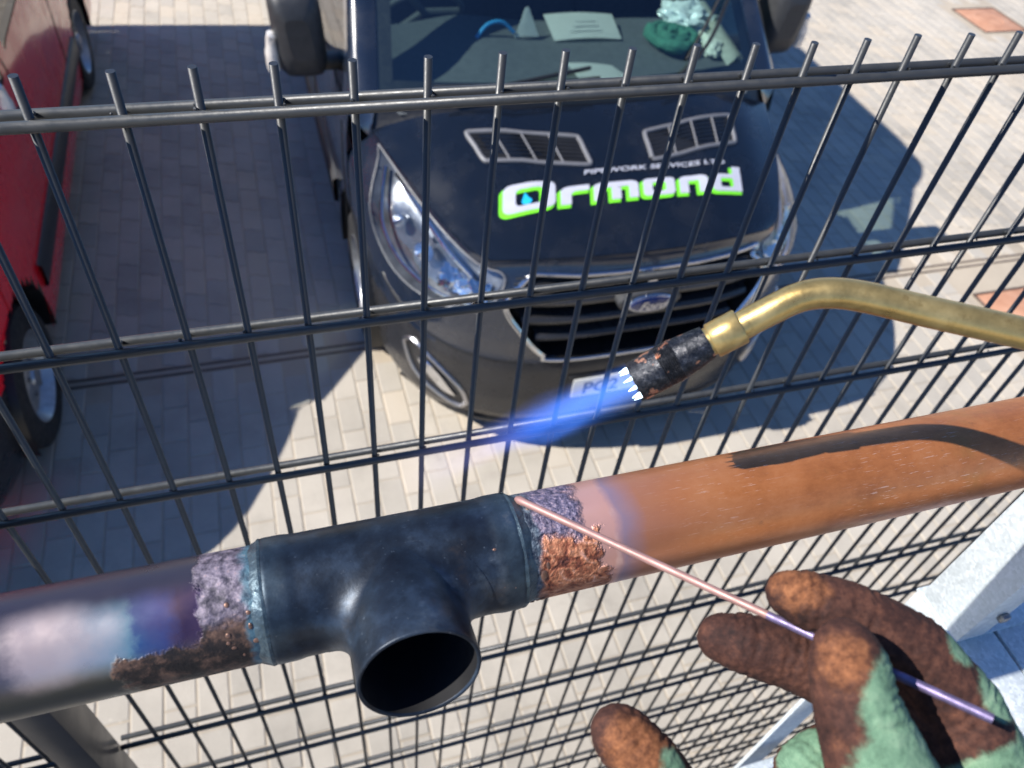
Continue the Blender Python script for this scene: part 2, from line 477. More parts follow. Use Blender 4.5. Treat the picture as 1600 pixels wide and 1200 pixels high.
def lamp_cluster(root, sg, mats, detail):
    """headlamp seated in the wing; sg = side"""
    ring = [Vector((p.x * sg, p.y, p.z)) for p in (shell_pt(u, k) for u, k in spl_uk)]
    c = sum(ring, Vector()) / len(ring)
    hl = empty('headlamp'); hl.parent = root
    bm = bmesh.new()                                   # lens: fan rings following the wing
    rows = []
    cu = sum(u for u, k in spl_uk) / len(spl_uk); ck = sum(k for u, k in spl_uk) / len(spl_uk)
    for f in (1.0, .8, .55, .3, .02):
        r = []
        for u, k in spl_uk:
            p = shell_pt(lerp(cu, u, f), lerp(ck, k, f)); pt, nn = plan_at_x(.40 + .60 * max(0, lerp(cu, u, f) - 1)) if lerp(cu, u, f) > 1 else plan_at_x(.4 * lerp(cu, u, f))
            p = p - nn * (.004 + .006 * (1 - f)); r.append(Vector((p.x * sg, p.y, p.z)))
        rows.append(r)
    vs = [[bm.verts.new(p) for p in r] for r in rows]; n = len(vs[0])
    for a, b in zip(vs, vs[1:]):
        for k in range(n): bm.faces.new((a[k], a[(k + 1) % n], b[(k + 1) % n], b[k]))
    obj('lens', bm, M['lens'], hl)
    bm = bmesh.new()                                   # housing bowl behind it
    rows = []
    for f, dp in ((1.0, .0), (.97, .05), (.7, .085), (.05, .10)):
        r = []
        for u, k in spl_uk:
            uu, kk = lerp(cu, u, f), lerp(ck, k, f); p = shell_pt(uu, kk)
            nn = plan_at_x(.40 + .60 * (uu - 1))[1] if uu > 1 else plan_at_x(.4 * uu)[1]
            p = p + nn * dp; r.append(Vector((p.x * sg, p.y, p.z)))
        rows.append(r)
    vs = [[bm.verts.new(p) for p in r] for r in rows]
    for a, b in zip(vs, vs[1:]):
        for k in range(n): bm.faces.new((a[k], a[(k + 1) % n], b[(k + 1) % n], b[k]))
    obj('housing', bm, M['lamp_housing'], hl)
    bm = bmesh.new()                                   # chrome rim round the lens
    tube(bm, ring + [ring[0]], .004, 8, False); obj('rim', bm, M['vent_grey'], hl)
    # bowls and light bar inside
    for (u, k, r, nm, mt) in ((1.32, .86, .040, 'dip_bowl', 'bulb'), (1.52, .86, .030, 'indicator_bowl', 'reflector')):
        p = shell_pt(u, k); nn = plan_at_x(.40 + .60 * (u - 1))[1]
        d = (-nn + Vector((0, -.55, .15))).normalized(); d.x *= sg; pp = Vector(((p + nn * .065).x * sg, (p + nn * .065).y, p.z))
        bm = bmesh.new(); lathe(bm, pp, d, [(-.02, .002), (-.012, r * .45), (.004, r * .75), (.03, r), (.034, r * 1.04), (.03, r * 1.08)], 28)
        obj(nm, bm, M[mt], hl)
        bm = bmesh.new(); bmesh.ops.create_icosphere(bm, subdivisions=2, radius=r * .3, matrix=Matrix.Translation(pp + d * .006)); obj('bulb', bm, M['lens'], hl)
    bm = bmesh.new(); rows = []                        # faceted main reflector block
    for i_ in range(13):
        u = lerp(.955, 1.20, i_ / 12); r_ = []
        for j_ in range(7):
            k = lerp(.79 + .012 * math.sin(i_), .885, j_ / 6); p = shell_pt(u, k); nn = plan_at_x(.40 + .60 * (u - 1))[1] if u > 1 else plan_at_x(.4 * u)[1]
            p = p + nn * (.022 + .014 * ((i_ + j_) % 2) + .02 * abs(j_ / 6 - .5)); r_.append(Vector((p.x * sg, p.y, p.z)))
        rows.append(r_)
    grid(bm, rows); obj('main_reflector', bm, M['bulb'], hl, smooth=False)
    pts = []
    for u, k in ((1.03, .79), (1.2, .765), (1.4, .755), (1.56, .80), (1.66, .88), (1.78, .94)):
        p = shell_pt(u, k); nn = plan_at_x(.40 + .60 * (u - 1))[1]; p = p + nn * .018; pts.append(Vector((p.x * sg, p.y, p.z)))
    bm = bmesh.new(); tube(bm, spline(pts, 5), .008, 8); obj('light_strip', bm, M['reflector'], hl)
    pts = []
    for u, k in ((1.05, .90), (1.2, .925), (1.45, .945), (1.7, .955)):
        p = shell_pt(u, k); nn = plan_at_x(.40 + .60 * (u - 1))[1]; p = p + nn * .02; pts.append(Vector((p.x * sg, p.y, p.z)))
    bm = bmesh.new(); tube(bm, spline(pts, 5), .011, 8); obj('upper_strip', bm, M['reflector'], hl)
    return hl
M['lamp_housing'] = simple('lamp_housing', (.15, .16, .18), .22, .6, var=.5, scale=14)
spl_uk = [(v.x, v.y) for v in spline([(a, b, 0) for a, b in HLUK + [HLUK[0]]], 4)][:-1]

def wheel(root, x, y, r, wd, sg):
    wh = empty('wheel', (x, y, r)); wh.parent = root
    X = Vector((sg, 0, 0)); c = Vector((0, 0, 0))
    bm = bmesh.new()
    lathe(bm, c, X, [(-wd / 2, r * .62), (-wd / 2, r * .9), (-wd * .42, r * .975), (-wd * .25, r), (wd * .25, r), (wd * .42, r * .975), (wd / 2, r * .9), (wd / 2 + .004, r * .78), (wd / 2 - .004, r * .64), (wd * .3, r * .62)], 48)
    obj('tyre', bm, M['rubber'], wh)
    bm = bmesh.new()
    lathe(bm, c, X, [(wd * .3, r * .65), (wd / 2 - .006, r * .655), (wd / 2 - .002, r * .63), (wd / 2 - .02, r * .60), (wd * .22, r * .55), (wd * .18, r * .40), (wd * .34, r * .30), (wd * .38, r * .17), (wd * .44, r * .15), (wd * .45, .001)], 40)
    obj('rim', bm, M['wheel_steel'], wh)
    for k in range(5):
        a = k * 2 * math.pi / 5; obj('wheel_nut', nbox(X * wd * .37 + Vector((0, math.cos(a), math.sin(a))) * r * .235, (.018, .02, .02), .003), M['dark_bolt'], wh)
    return wh

def make_van(name, loc, rz, scale, paint, label, black):
    root = empty(name, loc, rz, label=label, cat='van'); root.scale = scale
    # front shell and wings -----------------------------------------------------
    NU, NK = 96, 60
    bmb, bmw = bmesh.new(), bmesh.new()
    P = [[shell_pt(2 * i / NU, j / NK) for j in range(NK + 1)] for i in range(NU + 1)]
    archc = (1.02, .36)
    for sg in (-1, 1):
        for tgt, lowpart in ((bmb, True), (bmw, False)):
            vmap = {}
            def vv(i, j):
                if (i, j) not in vmap:
                    p = P[i][j]; vmap[(i, j)] = tgt.verts.new((p.x * sg, p.y, p.z))
                return vmap[(i, j)]
            for i in range(NU):
                for j in range(NK):
                    c = (P[i][j] + P[i + 1][j + 1]) / 2; u = 2 * (i + .5) / NU; k = (j + .5) / NK
                    low = c.z < .645
                    if low != lowpart: continue
                    if inpoly(u, k, spl_uk): continue
                    if inpoly(c.x, c.z, GR): continue
                    if math.hypot(c.y - archc[0], c.z - archc[1]) < .43: continue
                    f = [vv(i, j), vv(i + 1, j), vv(i + 1, j + 1), vv(i, j + 1)]
                    if sg < 0: f.reverse()
                    tgt.faces.new(f)
    bmesh.ops.remove_doubles(bmb, verts=bmb.verts, dist=.0004); bmesh.ops.remove_doubles(bmw, verts=bmw.verts, dist=.0004)
    obj('front_bumper', bmb, M['bumper'], root, sharp=50)
    obj('front_wings', bmw, paint, root, sharp=50)
    # bonnet -----------------------------------------------------------------
    bm = bmesh.new()
    grid(bm, [[bon(-1 + 2 * i / 48, j / 24) + Vector((0, 0, .004)) for j in range(25)] for i in range(49)], flip=True)
    bmesh.ops.solidify(bm, geom=bm.faces[:], thickness=.006)
    obj('bonnet', bm, paint, root, sharp=50)
    # cowl, windscreen, pillars ------------------------------------------------
    bm = bmesh.new()
    grid(bm, [[(bon(s, 1) + Vector((0, .004, -.018))).lerp(ws(s, 0) + Vector((0, -.01, -.012)), t) + Vector((0, 0, -.012 * math.sin(math.pi * t))) for t in (0, .3, .6, 1)] for s in (-1 + 2 * i / 32 for i in range(33))], flip=True)
    obj('scuttle_panel', bm, M['black_plastic'], root)
    bm = bmesh.new(); grid(bm, [[ws(-1 + 2 * i / 32, j / 20) for j in range(21)] for i in range(33)], flip=True)
    obj('windscreen', bm, M['glass'] if black else M['side_glass'], root)
    bm = bmesh.new()
    for sg in (-1, 1):                               # black band round the glass
        grid(bm, [[ws(sg * s, j / 20) + Vector((0, .006, -.004)) for j in range(21)] for s in (.93, .965, 1.0)], flip=sg > 0)
    grid(bm, [[ws(-1 + 2 * i / 32, t) + Vector((0, .006, -.006)) for t in (-.0, .03, .055)] for i in range(33)], flip=True)
    obj('glass_band', bm, M['black_plastic'], root)
    for sg in (-1, 1):
        bm = bmesh.new(); rows = []
        for j in range(21):
            t = j / 20; a = ws(1, t); b = side_pt(1.0 + .84 * t, 1.0); r = []
            for f in (0, .15, .4, .7, 1):
                p = a.lerp(b, f) + Vector((.030, -.018, .012)) * math.sin(math.pi * f); r.append(Vector((p.x * sg, p.y, p.z)))
            rows.append(r)
        grid(bm, rows, flip=sg < 0)
        obj('windscreen_pillar', bm, paint, root, sharp=60)
        # wing-to-pillar corner
        bm = bmesh.new()
        wing = [shell_pt(2, k) for k in (1.0, .96, .92, .88)]
        a = [bon(1, 1), ws(1, 0), side_pt(1.0, 1.0), shell_pt(2, .97)]
        bm.faces.new([bm.verts.new((p.x * sg, p.y, p.z)) for p in a]); bmesh.ops.subdivide_edges(bm, edges=bm.edges[:], cuts=3, use_grid_fill=True)
        obj('pillar_base', bm, paint, root)
    # sides ------------------------------------------------------------------
    for sg in (-1, 1):
        bs, bw = bmesh.new(), bmesh.new()
        ys = [1.0 + .054 * i for i in range(81)]; vm = {}
        def g(i, j, tgt):
            key = (i, j, id(tgt))
            if key not in vm:
                p = side_pt(ys[i], j / 44); off = .004 if tgt is bw else 0
                vm[key] = tgt.verts.new(((p.x - off) * sg, p.y, p.z))
            return vm[key]
        for i in range(80):
            for j in range(44):
                c = (side_pt(ys[i], j / 44) + side_pt(ys[i + 1], (j + 1) / 44)) / 2
                if math.hypot(c.y - archc[0], c.z - archc[1]) < .43 or math.hypot(c.y - 4.32, c.z - .36) < .43: continue
                zt = ztop(c.y)
                win = (1.18 < c.y < 2.20 and 1.22 < c.z < min(1.98, zt - .10)) or (not black and (2.42 < c.y < 3.45 or 3.62 < c.y < 5.0) and 1.25 < c.z < 1.98)
                tgt = bw if win else bs
                f = [g(i, j, tgt), g(i + 1, j, tgt), g(i + 1, j + 1, tgt), g(i, j + 1, tgt)]
                if sg < 0: f.reverse()
                tgt.faces.new(f)
        obj('side_panel', bs, paint, root, sharp=50)
        obj('side_window', bw, M['side_glass'] if black else M['dark_glass'], root)
        # shut lines, rub strip, sill, handle
        for yy in (1.13, 2.27, 3.52):
            bm = bmesh.new(); pts = [side_pt(yy, k / 20) for k in range(2, 17)]; tube(bm, [((p.x + .0005) * sg, p.y, p.z) for p in pts], .004, 6)
            obj('door_gap', bm, M['black_plastic'], root)
        bm = bmesh.new()
        grid(bm, [[Vector((x * sg, y, z)) for x, z in ((1.026, .47), (1.048, .48), (1.050, .60), (1.028, .615))] for y in (1.50, 1.9, 2.6, 3.2, 3.86)], flip=sg < 0)
        obj('rub_strip', bm, M['plastic'], root, sharp=60)
        obj('door_handle', nbox((1.035 * sg, 2.08, 1.06), (.03, .20, .035), .01), M['black_plastic'], root)
        # wheel arch liner
        for yc in (archc[0], 4.32):
            bm = bmesh.new(); rows = []
            for k in range(25):
                a = R(-12) + R(204) * k / 24
                rows.append([Vector(((1.028 if x == 0 else 1.0 - x) * sg, yc + math.cos(a) * .425, archc[1] + math.sin(a) * .425)) for x in (0, .02, .3)])
            grid(bm, rows, flip=sg > 0); obj('arch_liner', bm, M['black_plastic'], root)
        wheel(root, .90 * sg, archc[0], .345, .22, sg); wheel(root, .90 * sg, 4.32, .345, .22, sg)
        # mirror
        mr = empty('door_mirror'); mr.parent = root
        bm = bmesh.new()
        cx, cy, cz, hx, hz = (1.155 * sg, 1.345, 1.45, .105, .185) if black else (1.10 * sg, 1.42, 1.62, .085, .15)
        rows = []
        for (dy, f) in ((-.115, .45), (-.105, .72), (-.075, .92), (-.03, 1.0), (.05, 1.0), (.06, .97)):
            r = []
            for k in range(32):
                a = 2 * math.pi * k / 32; ca, sa = math.cos(a), math.sin(a)
                px = math.copysign(abs(ca) ** .42, ca); pz = math.copysign(abs(sa) ** .42, sa)
                r.append(Vector((cx + sg * px * hx * f + sg * .012 * pz, cy + dy, cz + pz * hz * f)))
            rows.append(r)
        vs = [[bm.verts.new(p) for p in r] for r in rows]
        for a, b in zip(vs, vs[1:]):
            for k in range(32): bm.faces.new((a[k], a[(k + 1) % 32], b[(k + 1) % 32], b[k]))
        bm.faces.new(vs[0]); bm.faces.new(vs[-1])
        obj('mirror_housing', bm, M['plastic'] if black else paint, mr, sharp=50)
        bm = bmesh.new(); rows = [[rr * .9 + Vector((cx, cy + .062, cz)) * .1 for rr in rows[-1]]]
        bm.faces.new([bm.verts.new(Vector((p.x, cy + .063, p.z))) for p in rows[0]]); obj('mirror_glass', bm, M['chrome'], mr)
        bm = bmesh.new(); pts = [(cx + .112 * sg, cy - .055, cz - .15), (cx + .116 * sg, cy - .062, cz - .10), (cx + .113 * sg, cy - .06, cz - .02), (cx + .105 * sg, cy - .07, cz + .02)]
        tube(bm, spline(pts, 4), [.006] + [.028] * 6 + [.022] * 5 + [.006], 12); obj('indicator', bm, M['amber'], mr)
        obj('mirror_arm', nbox((1.03 * sg - (0 if black else .03 * sg), cy + .015, cz - .15), (.20, .09, .06), .02), M['black_plastic'], mr)
    # roof and tail --------------------------------------------------------------
    bm = bmesh.new(); rows = []
    ysr = [1.84, 1.95, 2.1, 2.3, 2.6, 3.0, 3.6, 4.2, 4.7, 5.0, 5.15, 5.25, 5.32]
    rows.append([ws(s, 1) for s in (-1 + i / 10 for i in range(21))])
    for yy in ysr:
        e = side_pt(yy, 1.0); r = []
        for i in range(21):
            s = -1 + i / 10; r.append(Vector((e.x * s, yy - .10 * (1 - s * s) * (1 if yy < 2 else 0), e.z + .075 * (1 - abs(s) ** 2.6))))
        rows.append(r)
    rows[1] = [p for p in rows[1]]
    grid(bm, rows); bmesh.ops.remove_doubles(bm, verts=bm.verts, dist=.001)
    obj('roof', bm, paint, root, sharp=60)
    bm = bmesh.new(); grid(bm, [[Vector((side_pt(5.32, k / 16).x * s, 5.325, side_pt(5.32, k / 16).z)) for k in range(17)] for s in (-1, -.5, 0, .5, 1)])
    obj('rear_doors', bm, paint, root)
    # underside
    obj('underbody', nbox((0, 2.8, .27), (1.5, 4.4, .10)), M['black_plastic'], root)
    # grille -------------------------------------------------------------------
    def gy(x, z): return shell_at(abs(x), z).y
    gr = empty('grille'); gr.parent = root
    bm = bmesh.new(); bm.faces.new([bm.verts.new((x * .99, .13 + .10 * abs(x) ** 2, z)) for x, z in GR]); obj('backing', bm, M['black_plastic'], gr, smooth=False)
    bm = bmesh.new()                                   # tunnel edge between frame and backing
    loop = [Vector((x, gy(x, z) - .006, z)) for x, z in [(v.x, v.y) for v in spline([(a, b, 0) for a, b in GR + [GR[0]]], 6)]]
    tubes = tube(bm, loop, .011, 10, False); obj('chrome_frame', bm, M['chrome'] if black else M['plastic'], gr)
    bm = bmesh.new(); grid(bm, [[p, Vector((p.x * .98, .13 + .1 * p.x ** 2, p.z))] for p in loop]); obj('tunnel', bm, M['black_plastic'], gr)
    for zb, hw, hh in ((.992, .49, .016), (.935, .54, .030), (.845, .50, .026), (.76, .44, .024)):
        bm = bmesh.new(); rows = []
        for i in range(25):
            x = -hw + 2 * hw * i / 24; y0 = gy(x, zb) + .012
            rows.append([Vector((x, y0 + dy, zb + dz)) for dy, dz in ((.05, hh), (.012, hh * .8), (0, .2 * hh), (.004, -.4 * hh), (.03, -hh), (.06, -hh))])
        grid(bm, rows, flip=True); obj('grille_bar', bm, M['bumper'], gr)
    # grille fine mesh
    bm = bmesh.new()
    for k in range(16):
        z = .68 + k * .0235
        hw = interp([(.66, .36), (.80, .48), (.94, .55), (1.03, .53), (1.1, .46)], z)
        box(bm, (0, .118, z), (2 * hw, .006, .004))
    obj('mesh_insert', bm, M['plastic'], gr, kind='stuff')
    if black:
        # badge
        bd = empty('badge'); bd.parent = root
        def oval(bm, hx, hz, y0, y1, cx=0, cz=.94, n=40, dome=.004):
            rows = [[Vector((cx + hx * f * math.cos(a), y, cz + hz * f * math.sin(a))) for a in (2 * math.pi * k / n for k in range(n))] for f, y in ((1, y1), (1, y0 + .004), (.95, y0), (.5, y0 - dome), (.02, y0 - dome * 1.2))]
            vs = [[bm.verts.new(p) for p in r] for r in rows]
            for a, b in zip(vs, vs[1:]):
                for k in range(n): bm.faces.new((a[(k + 1) % n], a[k], b[k], b[(k + 1) % n]))
        bm = bmesh.new(); oval(bm, .135, .052, -.004, .05); obj('badge_mount', bm, M['plastic'], bd)
        bm = bmesh.new(); oval(bm, .100, .043, -.016, .0); obj('chrome_oval', bm, M['chrome'], bd)
        bm = bmesh.new(); oval(bm, .092, .036, -.0205, -.012); obj('blue_oval', bm, M['badge_blue'], bd)
        tx = text_mesh('Ford', .060, .35, .0); place_flat(tx, 'badge_script', M['chrome'], bd, Vector((0, -.0285, .94)), Vector((1, 0, 0)), Vector((0, 0, 1)))
        obj('camera_pod', nbox((0, .035, 1.035), (.035, .05, .03), .008), M['satin_silver'], bd)
        # number plate
        npl = empty('number_plate'); npl.parent = root
        obj('plate', nbox((0, -.012, .49), (.52, .008, .111), .003), M['plate'], npl)
        obj('plinth', nbox((0, .004, .49), (.56, .03, .14), .006), M['black_plastic'], npl)
        tx = text_mesh('PC2', .098, 0, .002); tx_w = .22
        place_flat(tx, 'registration', M['ink'], npl, Vector((-.245 + .115, -.0168, .453)), Vector((1, 0, 0)), Vector((0, 0, 1)), base=True)
        # fog lamps
        for sg in (-1, 1):
            fg = empty('fog_lamp'); fg.parent = root
            def fp(x, z, off): p = shell_at(x, z); return Vector((p.x * sg, p.y - off, p.z))
            bm = bmesh.new(); out = [(.68, .34), (.72, .31), (.86, .40), (.905, .52), (.90, .575), (.86, .585), (.72, .45)]
            out = [(v.x, v.y) for v in spline([(a, b, 0) for a, b in out + [out[0]]], 4)]
            tube(bm, [fp(a, b, .004) for a, b in out], .011, 8, False); obj('surround', bm, M['satin_silver'], fg)
            bm = bmesh.new(); c0 = (.80, .46)
            rows = [[fp(lerp(c0[0], a, f), lerp(c0[1], b, f), o_) for a, b in out] for f, o_ in ((1, .004), (.8, .001), (.05, .0015))]
            grid(bm, rows); obj('pocket', bm, M['black_plastic'], fg)
            bm = bmesh.new(); o2 = [(.72, .37), (.78, .385), (.86, .48), (.855, .52), (.80, .49)]; o2 = [(v.x, v.y) for v in spline([(a, b, 0) for a, b in o2 + [o2[0]]], 4)]; c0 = (.80, .45)
            rows = [[fp(lerp(c0[0], a, f), lerp(c0[1], b, f), o_) for a, b in o2] for f, o_ in ((1, .006), (.9, .014), (.05, .018))]
            grid(bm, rows); obj('lamp', bm, M['reflector'], fg)
        # swage under the headlamps / bumper lip
        for sg in (-1, 1):
            bm = bmesh.new(); tube(bm, spline([Vector((shell_at(x, z).x * sg, shell_at(x, z).y + .002, z)) for x, z in ((.45, .635), (.62, .64), (.78, .655), (.90, .70), (.96, .76))], 6), .007, 8)
            obj('bumper_seam', bm, M['black_plastic'], root)
        bm = bmesh.new(); tube(bm, spline([Vector((x, shell_at(abs(x), .225).y + .0, .225)) for x in (-.9, -.7, -.4, 0, .4, .7, .9)], 8), .014, 8); obj('bumper_lip', bm, M['black_plastic'], root)
        # bonnet vents
        for sg in (-1, 1):
            vt = empty('bonnet_vent'); vt.parent = root
            def bs_(x, y, off):
                # invert bon by search
                lo, hi = 0., 1.
                for _ in range(30):
                    t = (lo + hi) / 2; s = x / (.60 + .33 * t ** .62)
                    if bon(s, t).y < y: lo = t
                    else: hi = t
                p = bon(x / (.60 + .33 * t ** .62), t); return p + Vector((0, -.2 * off, off))
            q = [(.135 + .022 * sg, .505), (.150 + .022 * sg, .655), (.60 + .022 * sg, .745), (.560 + .022 * sg, .585)]       # plan outline: inner front, inner rear, outer rear, outer front
            oo = [(v.x, v.y) for v in spline([(lerp(q[i][0], q[(i + 1) % 4][0], f), lerp(q[i][1], q[(i + 1) % 4][1], f), 0) for i in range(4) for f in (.07, .5, .93)] + [(lerp(q[0][0], q[1][0], .07), lerp(q[0][1], q[1][1], .07), 0)], 3)]
            bm = bmesh.new(); loop2 = [bs_(sg * a, b, .006) for a, b in oo]
            tube(bm, loop2, .010, 8, False); obj('vent_frame', bm, M['vent_grey'], vt)
            ip = [(lerp(.36 + .022 * sg, a, .97), lerp(.635, b, .97)) for a, b in oo]
            bm = bmesh.new(); bm.faces.new([bm.verts.new(bs_(sg * a, b, .0065)) for a, b in ip]); obj('vent_backing', bm, M['ink'], vt, smooth=False)
            for f in (.27, .52, .77):
                a0 = (lerp(q[0][0], q[3][0], f), lerp(q[0][1], q[3][1], f)); a1 = (lerp(q[1][0], q[2][0], f), lerp(q[1][1], q[2][1], f))
                bm = bmesh.new(); tube(bm, [bs_(sg * lerp(a0[0], a1[0], t), lerp(a0[1], a1[1], t), .010) for t in (.02, .5, .98)], .0042, 6); obj('vent_rib', bm, M['vent_grey'], vt)
            for k in range(7):
                f = (k + .7) / 7.4; a0 = (lerp(q[0][0], q[1][0], f), lerp(q[0][1], q[1][1], f)); a1 = (lerp(q[3][0], q[2][0], f), lerp(q[3][1], q[2][1], f))
                bm = bmesh.new(); tube(bm, [bs_(sg * lerp(a0[0], a1[0], t), lerp(a0[1], a1[1], t), .0075) for t in (.03, .3, .6, .97)], .0030, 6); obj('vent_slat', bm, M['black_plastic'], vt)
        # lettering
        lettering(root, bs_)
        # wipers
        for (x0, y0, z0, x1, t1) in ((-.62, .93, 1.352, .0, .10), (.18, .875, 1.36, .80, .16)):
            wp = empty('wiper'); wp.parent = root
            a = Vector((x0, y0 - .03, z0)); s1 = x1 / .86; b = ws(s1, t1) + Vector((0, -.02, .012)); mid = ws((x0 + x1) / 2 / .87, .05) + Vector((0, -.03, .02))
            if x0 > 0: a, b, mid = Vector((.36, .86, 1.36)), ws(.93, .36) + Vector((0, -.02, .012)), ws(.68, .15) + Vector((0, -.028, .018))
            bm = bmesh.new(); tube(bm, spline([a, mid, b], 6), .009, 8); obj('wiper_arm', bm, M['black_plastic'], wp)
            bm = bmesh.new(); c = [ws(lerp(s0, s2, f), lerp(.03 if x0 < 0 else .10, .06 if x0 < 0 else .42, f)) + Vector((0, -.008, .006)) for s0, s2 in (((-.75, .05) if x0 < 0 else (.55, .95)),) for f in (0, .25, .5, .75, 1)]
            tube(bm, c, .006, 6); obj('wiper_blade', bm, M['rubber'], wp)
    for sg in (-1, 1): lamp_cluster(root, sg, M, True)
    # cabin
    bm = bmesh.new(); rows = []
    for i in range(25):
        x = -.9 + 1.8 * i / 24; hump = .035 * math.exp(-((x + .38) / .22) ** 2)
        rows.append([Vector((x * f, y, z + hump * h)) for y, z, h, f in ((.93, 1.27, 0, .9), (1.05, 1.30, 0, .97), (1.2, 1.305, .2, 1), (1.36, 1.31, 1, 1), (1.52, 1.31, 1.2, 1), (1.66, 1.305, 1.2, 1), (1.72, 1.25, 1, 1), (1.72, 1.0, .5, 1), (1.60, .7, 0, 1))])
    grid(bm, rows, flip=True); obj('dashboard', bm, M['cabin'], root)
    for x in ((-.5, .5) if not black else (-.5, .25, .72)):
        st = empty('seat'); st.parent = root
        obj('seat_base', nbox((x, 2.15, .95), (.48, .5, .2), .06), M['seat'], st); obj('seat_back', nbox((x, 2.42, 1.35), (.46, .14, .7), .06, Matrix.Rotation(R(-12), 3, 'X')), M['seat'], st)
        obj('headrest', nbox((x, 2.52, 1.79), (.26, .10, .18), .04), M['seat'], st)
    bm = bmesh.new(); cst = Vector((-.5, 1.90, 1.26)); ax = Vector((0, .75, .65)).normalized(); X_, Y_ = frame(ax)
    tube(bm, [cst + (X_ * math.cos(a) + Y_ * math.sin(a)) * .19 for a in (2 * math.pi * k / 40 for k in range(41))], .015, 10, False)
    for a in (0, 2.1, 4.2): tube(bm, [cst, cst + (X_ * math.cos(a) + Y_ * math.sin(a)) * .18], .018, 8)
    obj('steering_wheel', bm, M['cabin'], root)
    obj('bulkhead', nbox((0, 2.68, 1.35), (1.55, .03, 1.5), .0), M['cabin'], root)
    obj('cabin_floor', nbox((0, 1.9, .62), (1.8, 1.6, .04), .0), M['cabin'], root)
    return root

def text_mesh(s, size, shear, off):
    cu = bpy.data.curves.new('t', 'FONT'); cu.body = s; cu.size = size; cu.shear = shear; cu.offset = off; cu.align_x = 'CENTER'; cu.fill_mode = 'FRONT'; cu.resolution_u = 4
    o = bpy.data.objects.new('t', cu); COL.objects.link(o)
    dg = bpy.context.evaluated_depsgraph_get(); me = bpy.data.meshes.new_from_object(o.evaluated_get(dg)); bpy.data.objects.remove(o); return me
def place_flat(me, name, mat, parent, c, ex, ey, base=False):
    ymid = 0 if base else (max(v.co.y for v in me.vertices) + min(v.co.y for v in me.vertices)) / 2
    for v in me.vertices: x, y = v.co.x, v.co.y - ymid; v.co = c + ex * x + ey * y
    me.materials.clear(); me.materials.append(mat); return link(name, me, None, parent)
def poly_mesh(polys, off):
    """filled 2D outline (with holes) grown by off"""
    cu = bpy.data.curves.new('c', 'CURVE'); cu.dimensions = '2D'; cu.fill_mode = 'BOTH'; cu.offset = off
    for P in polys:
        sp = cu.splines.new('POLY'); sp.points.add(len(P) - 1); sp.use_cyclic_u = True
        for q, (x, y) in zip(sp.points, P): q.co = (x, y, 0, 1)
    o = bpy.data.objects.new('c', cu); COL.objects.link(o)
    dg = bpy.context.evaluated_depsgraph_get(); me = bpy.data.meshes.new_from_object(o.evaluated_get(dg)); bpy.data.objects.remove(o); return me
def rr(x0, y0, x1, y1, r=.08, corners=(1, 1, 1, 1)):
    out = []
    for (cx, cy, a0, on) in ((x1 - r, y0 + r, -90, corners[1]), (x1 - r, y1 - r, 0, corners[2]), (x0 + r, y1 - r, 90, corners[3]), (x0 + r, y0 + r, 180, corners[0])):
        if on:
            for k in range(5): a = R(a0 + 90 * k / 4); out.append((cx + r * math.cos(a), cy + r * math.sin(a)))
        else:
            sx = 1 if a0 in (-90, 0) else -1; sy = 1 if a0 in (0, 90) else -1; out.append((cx + r * sx, cy + r * sy))
    return out
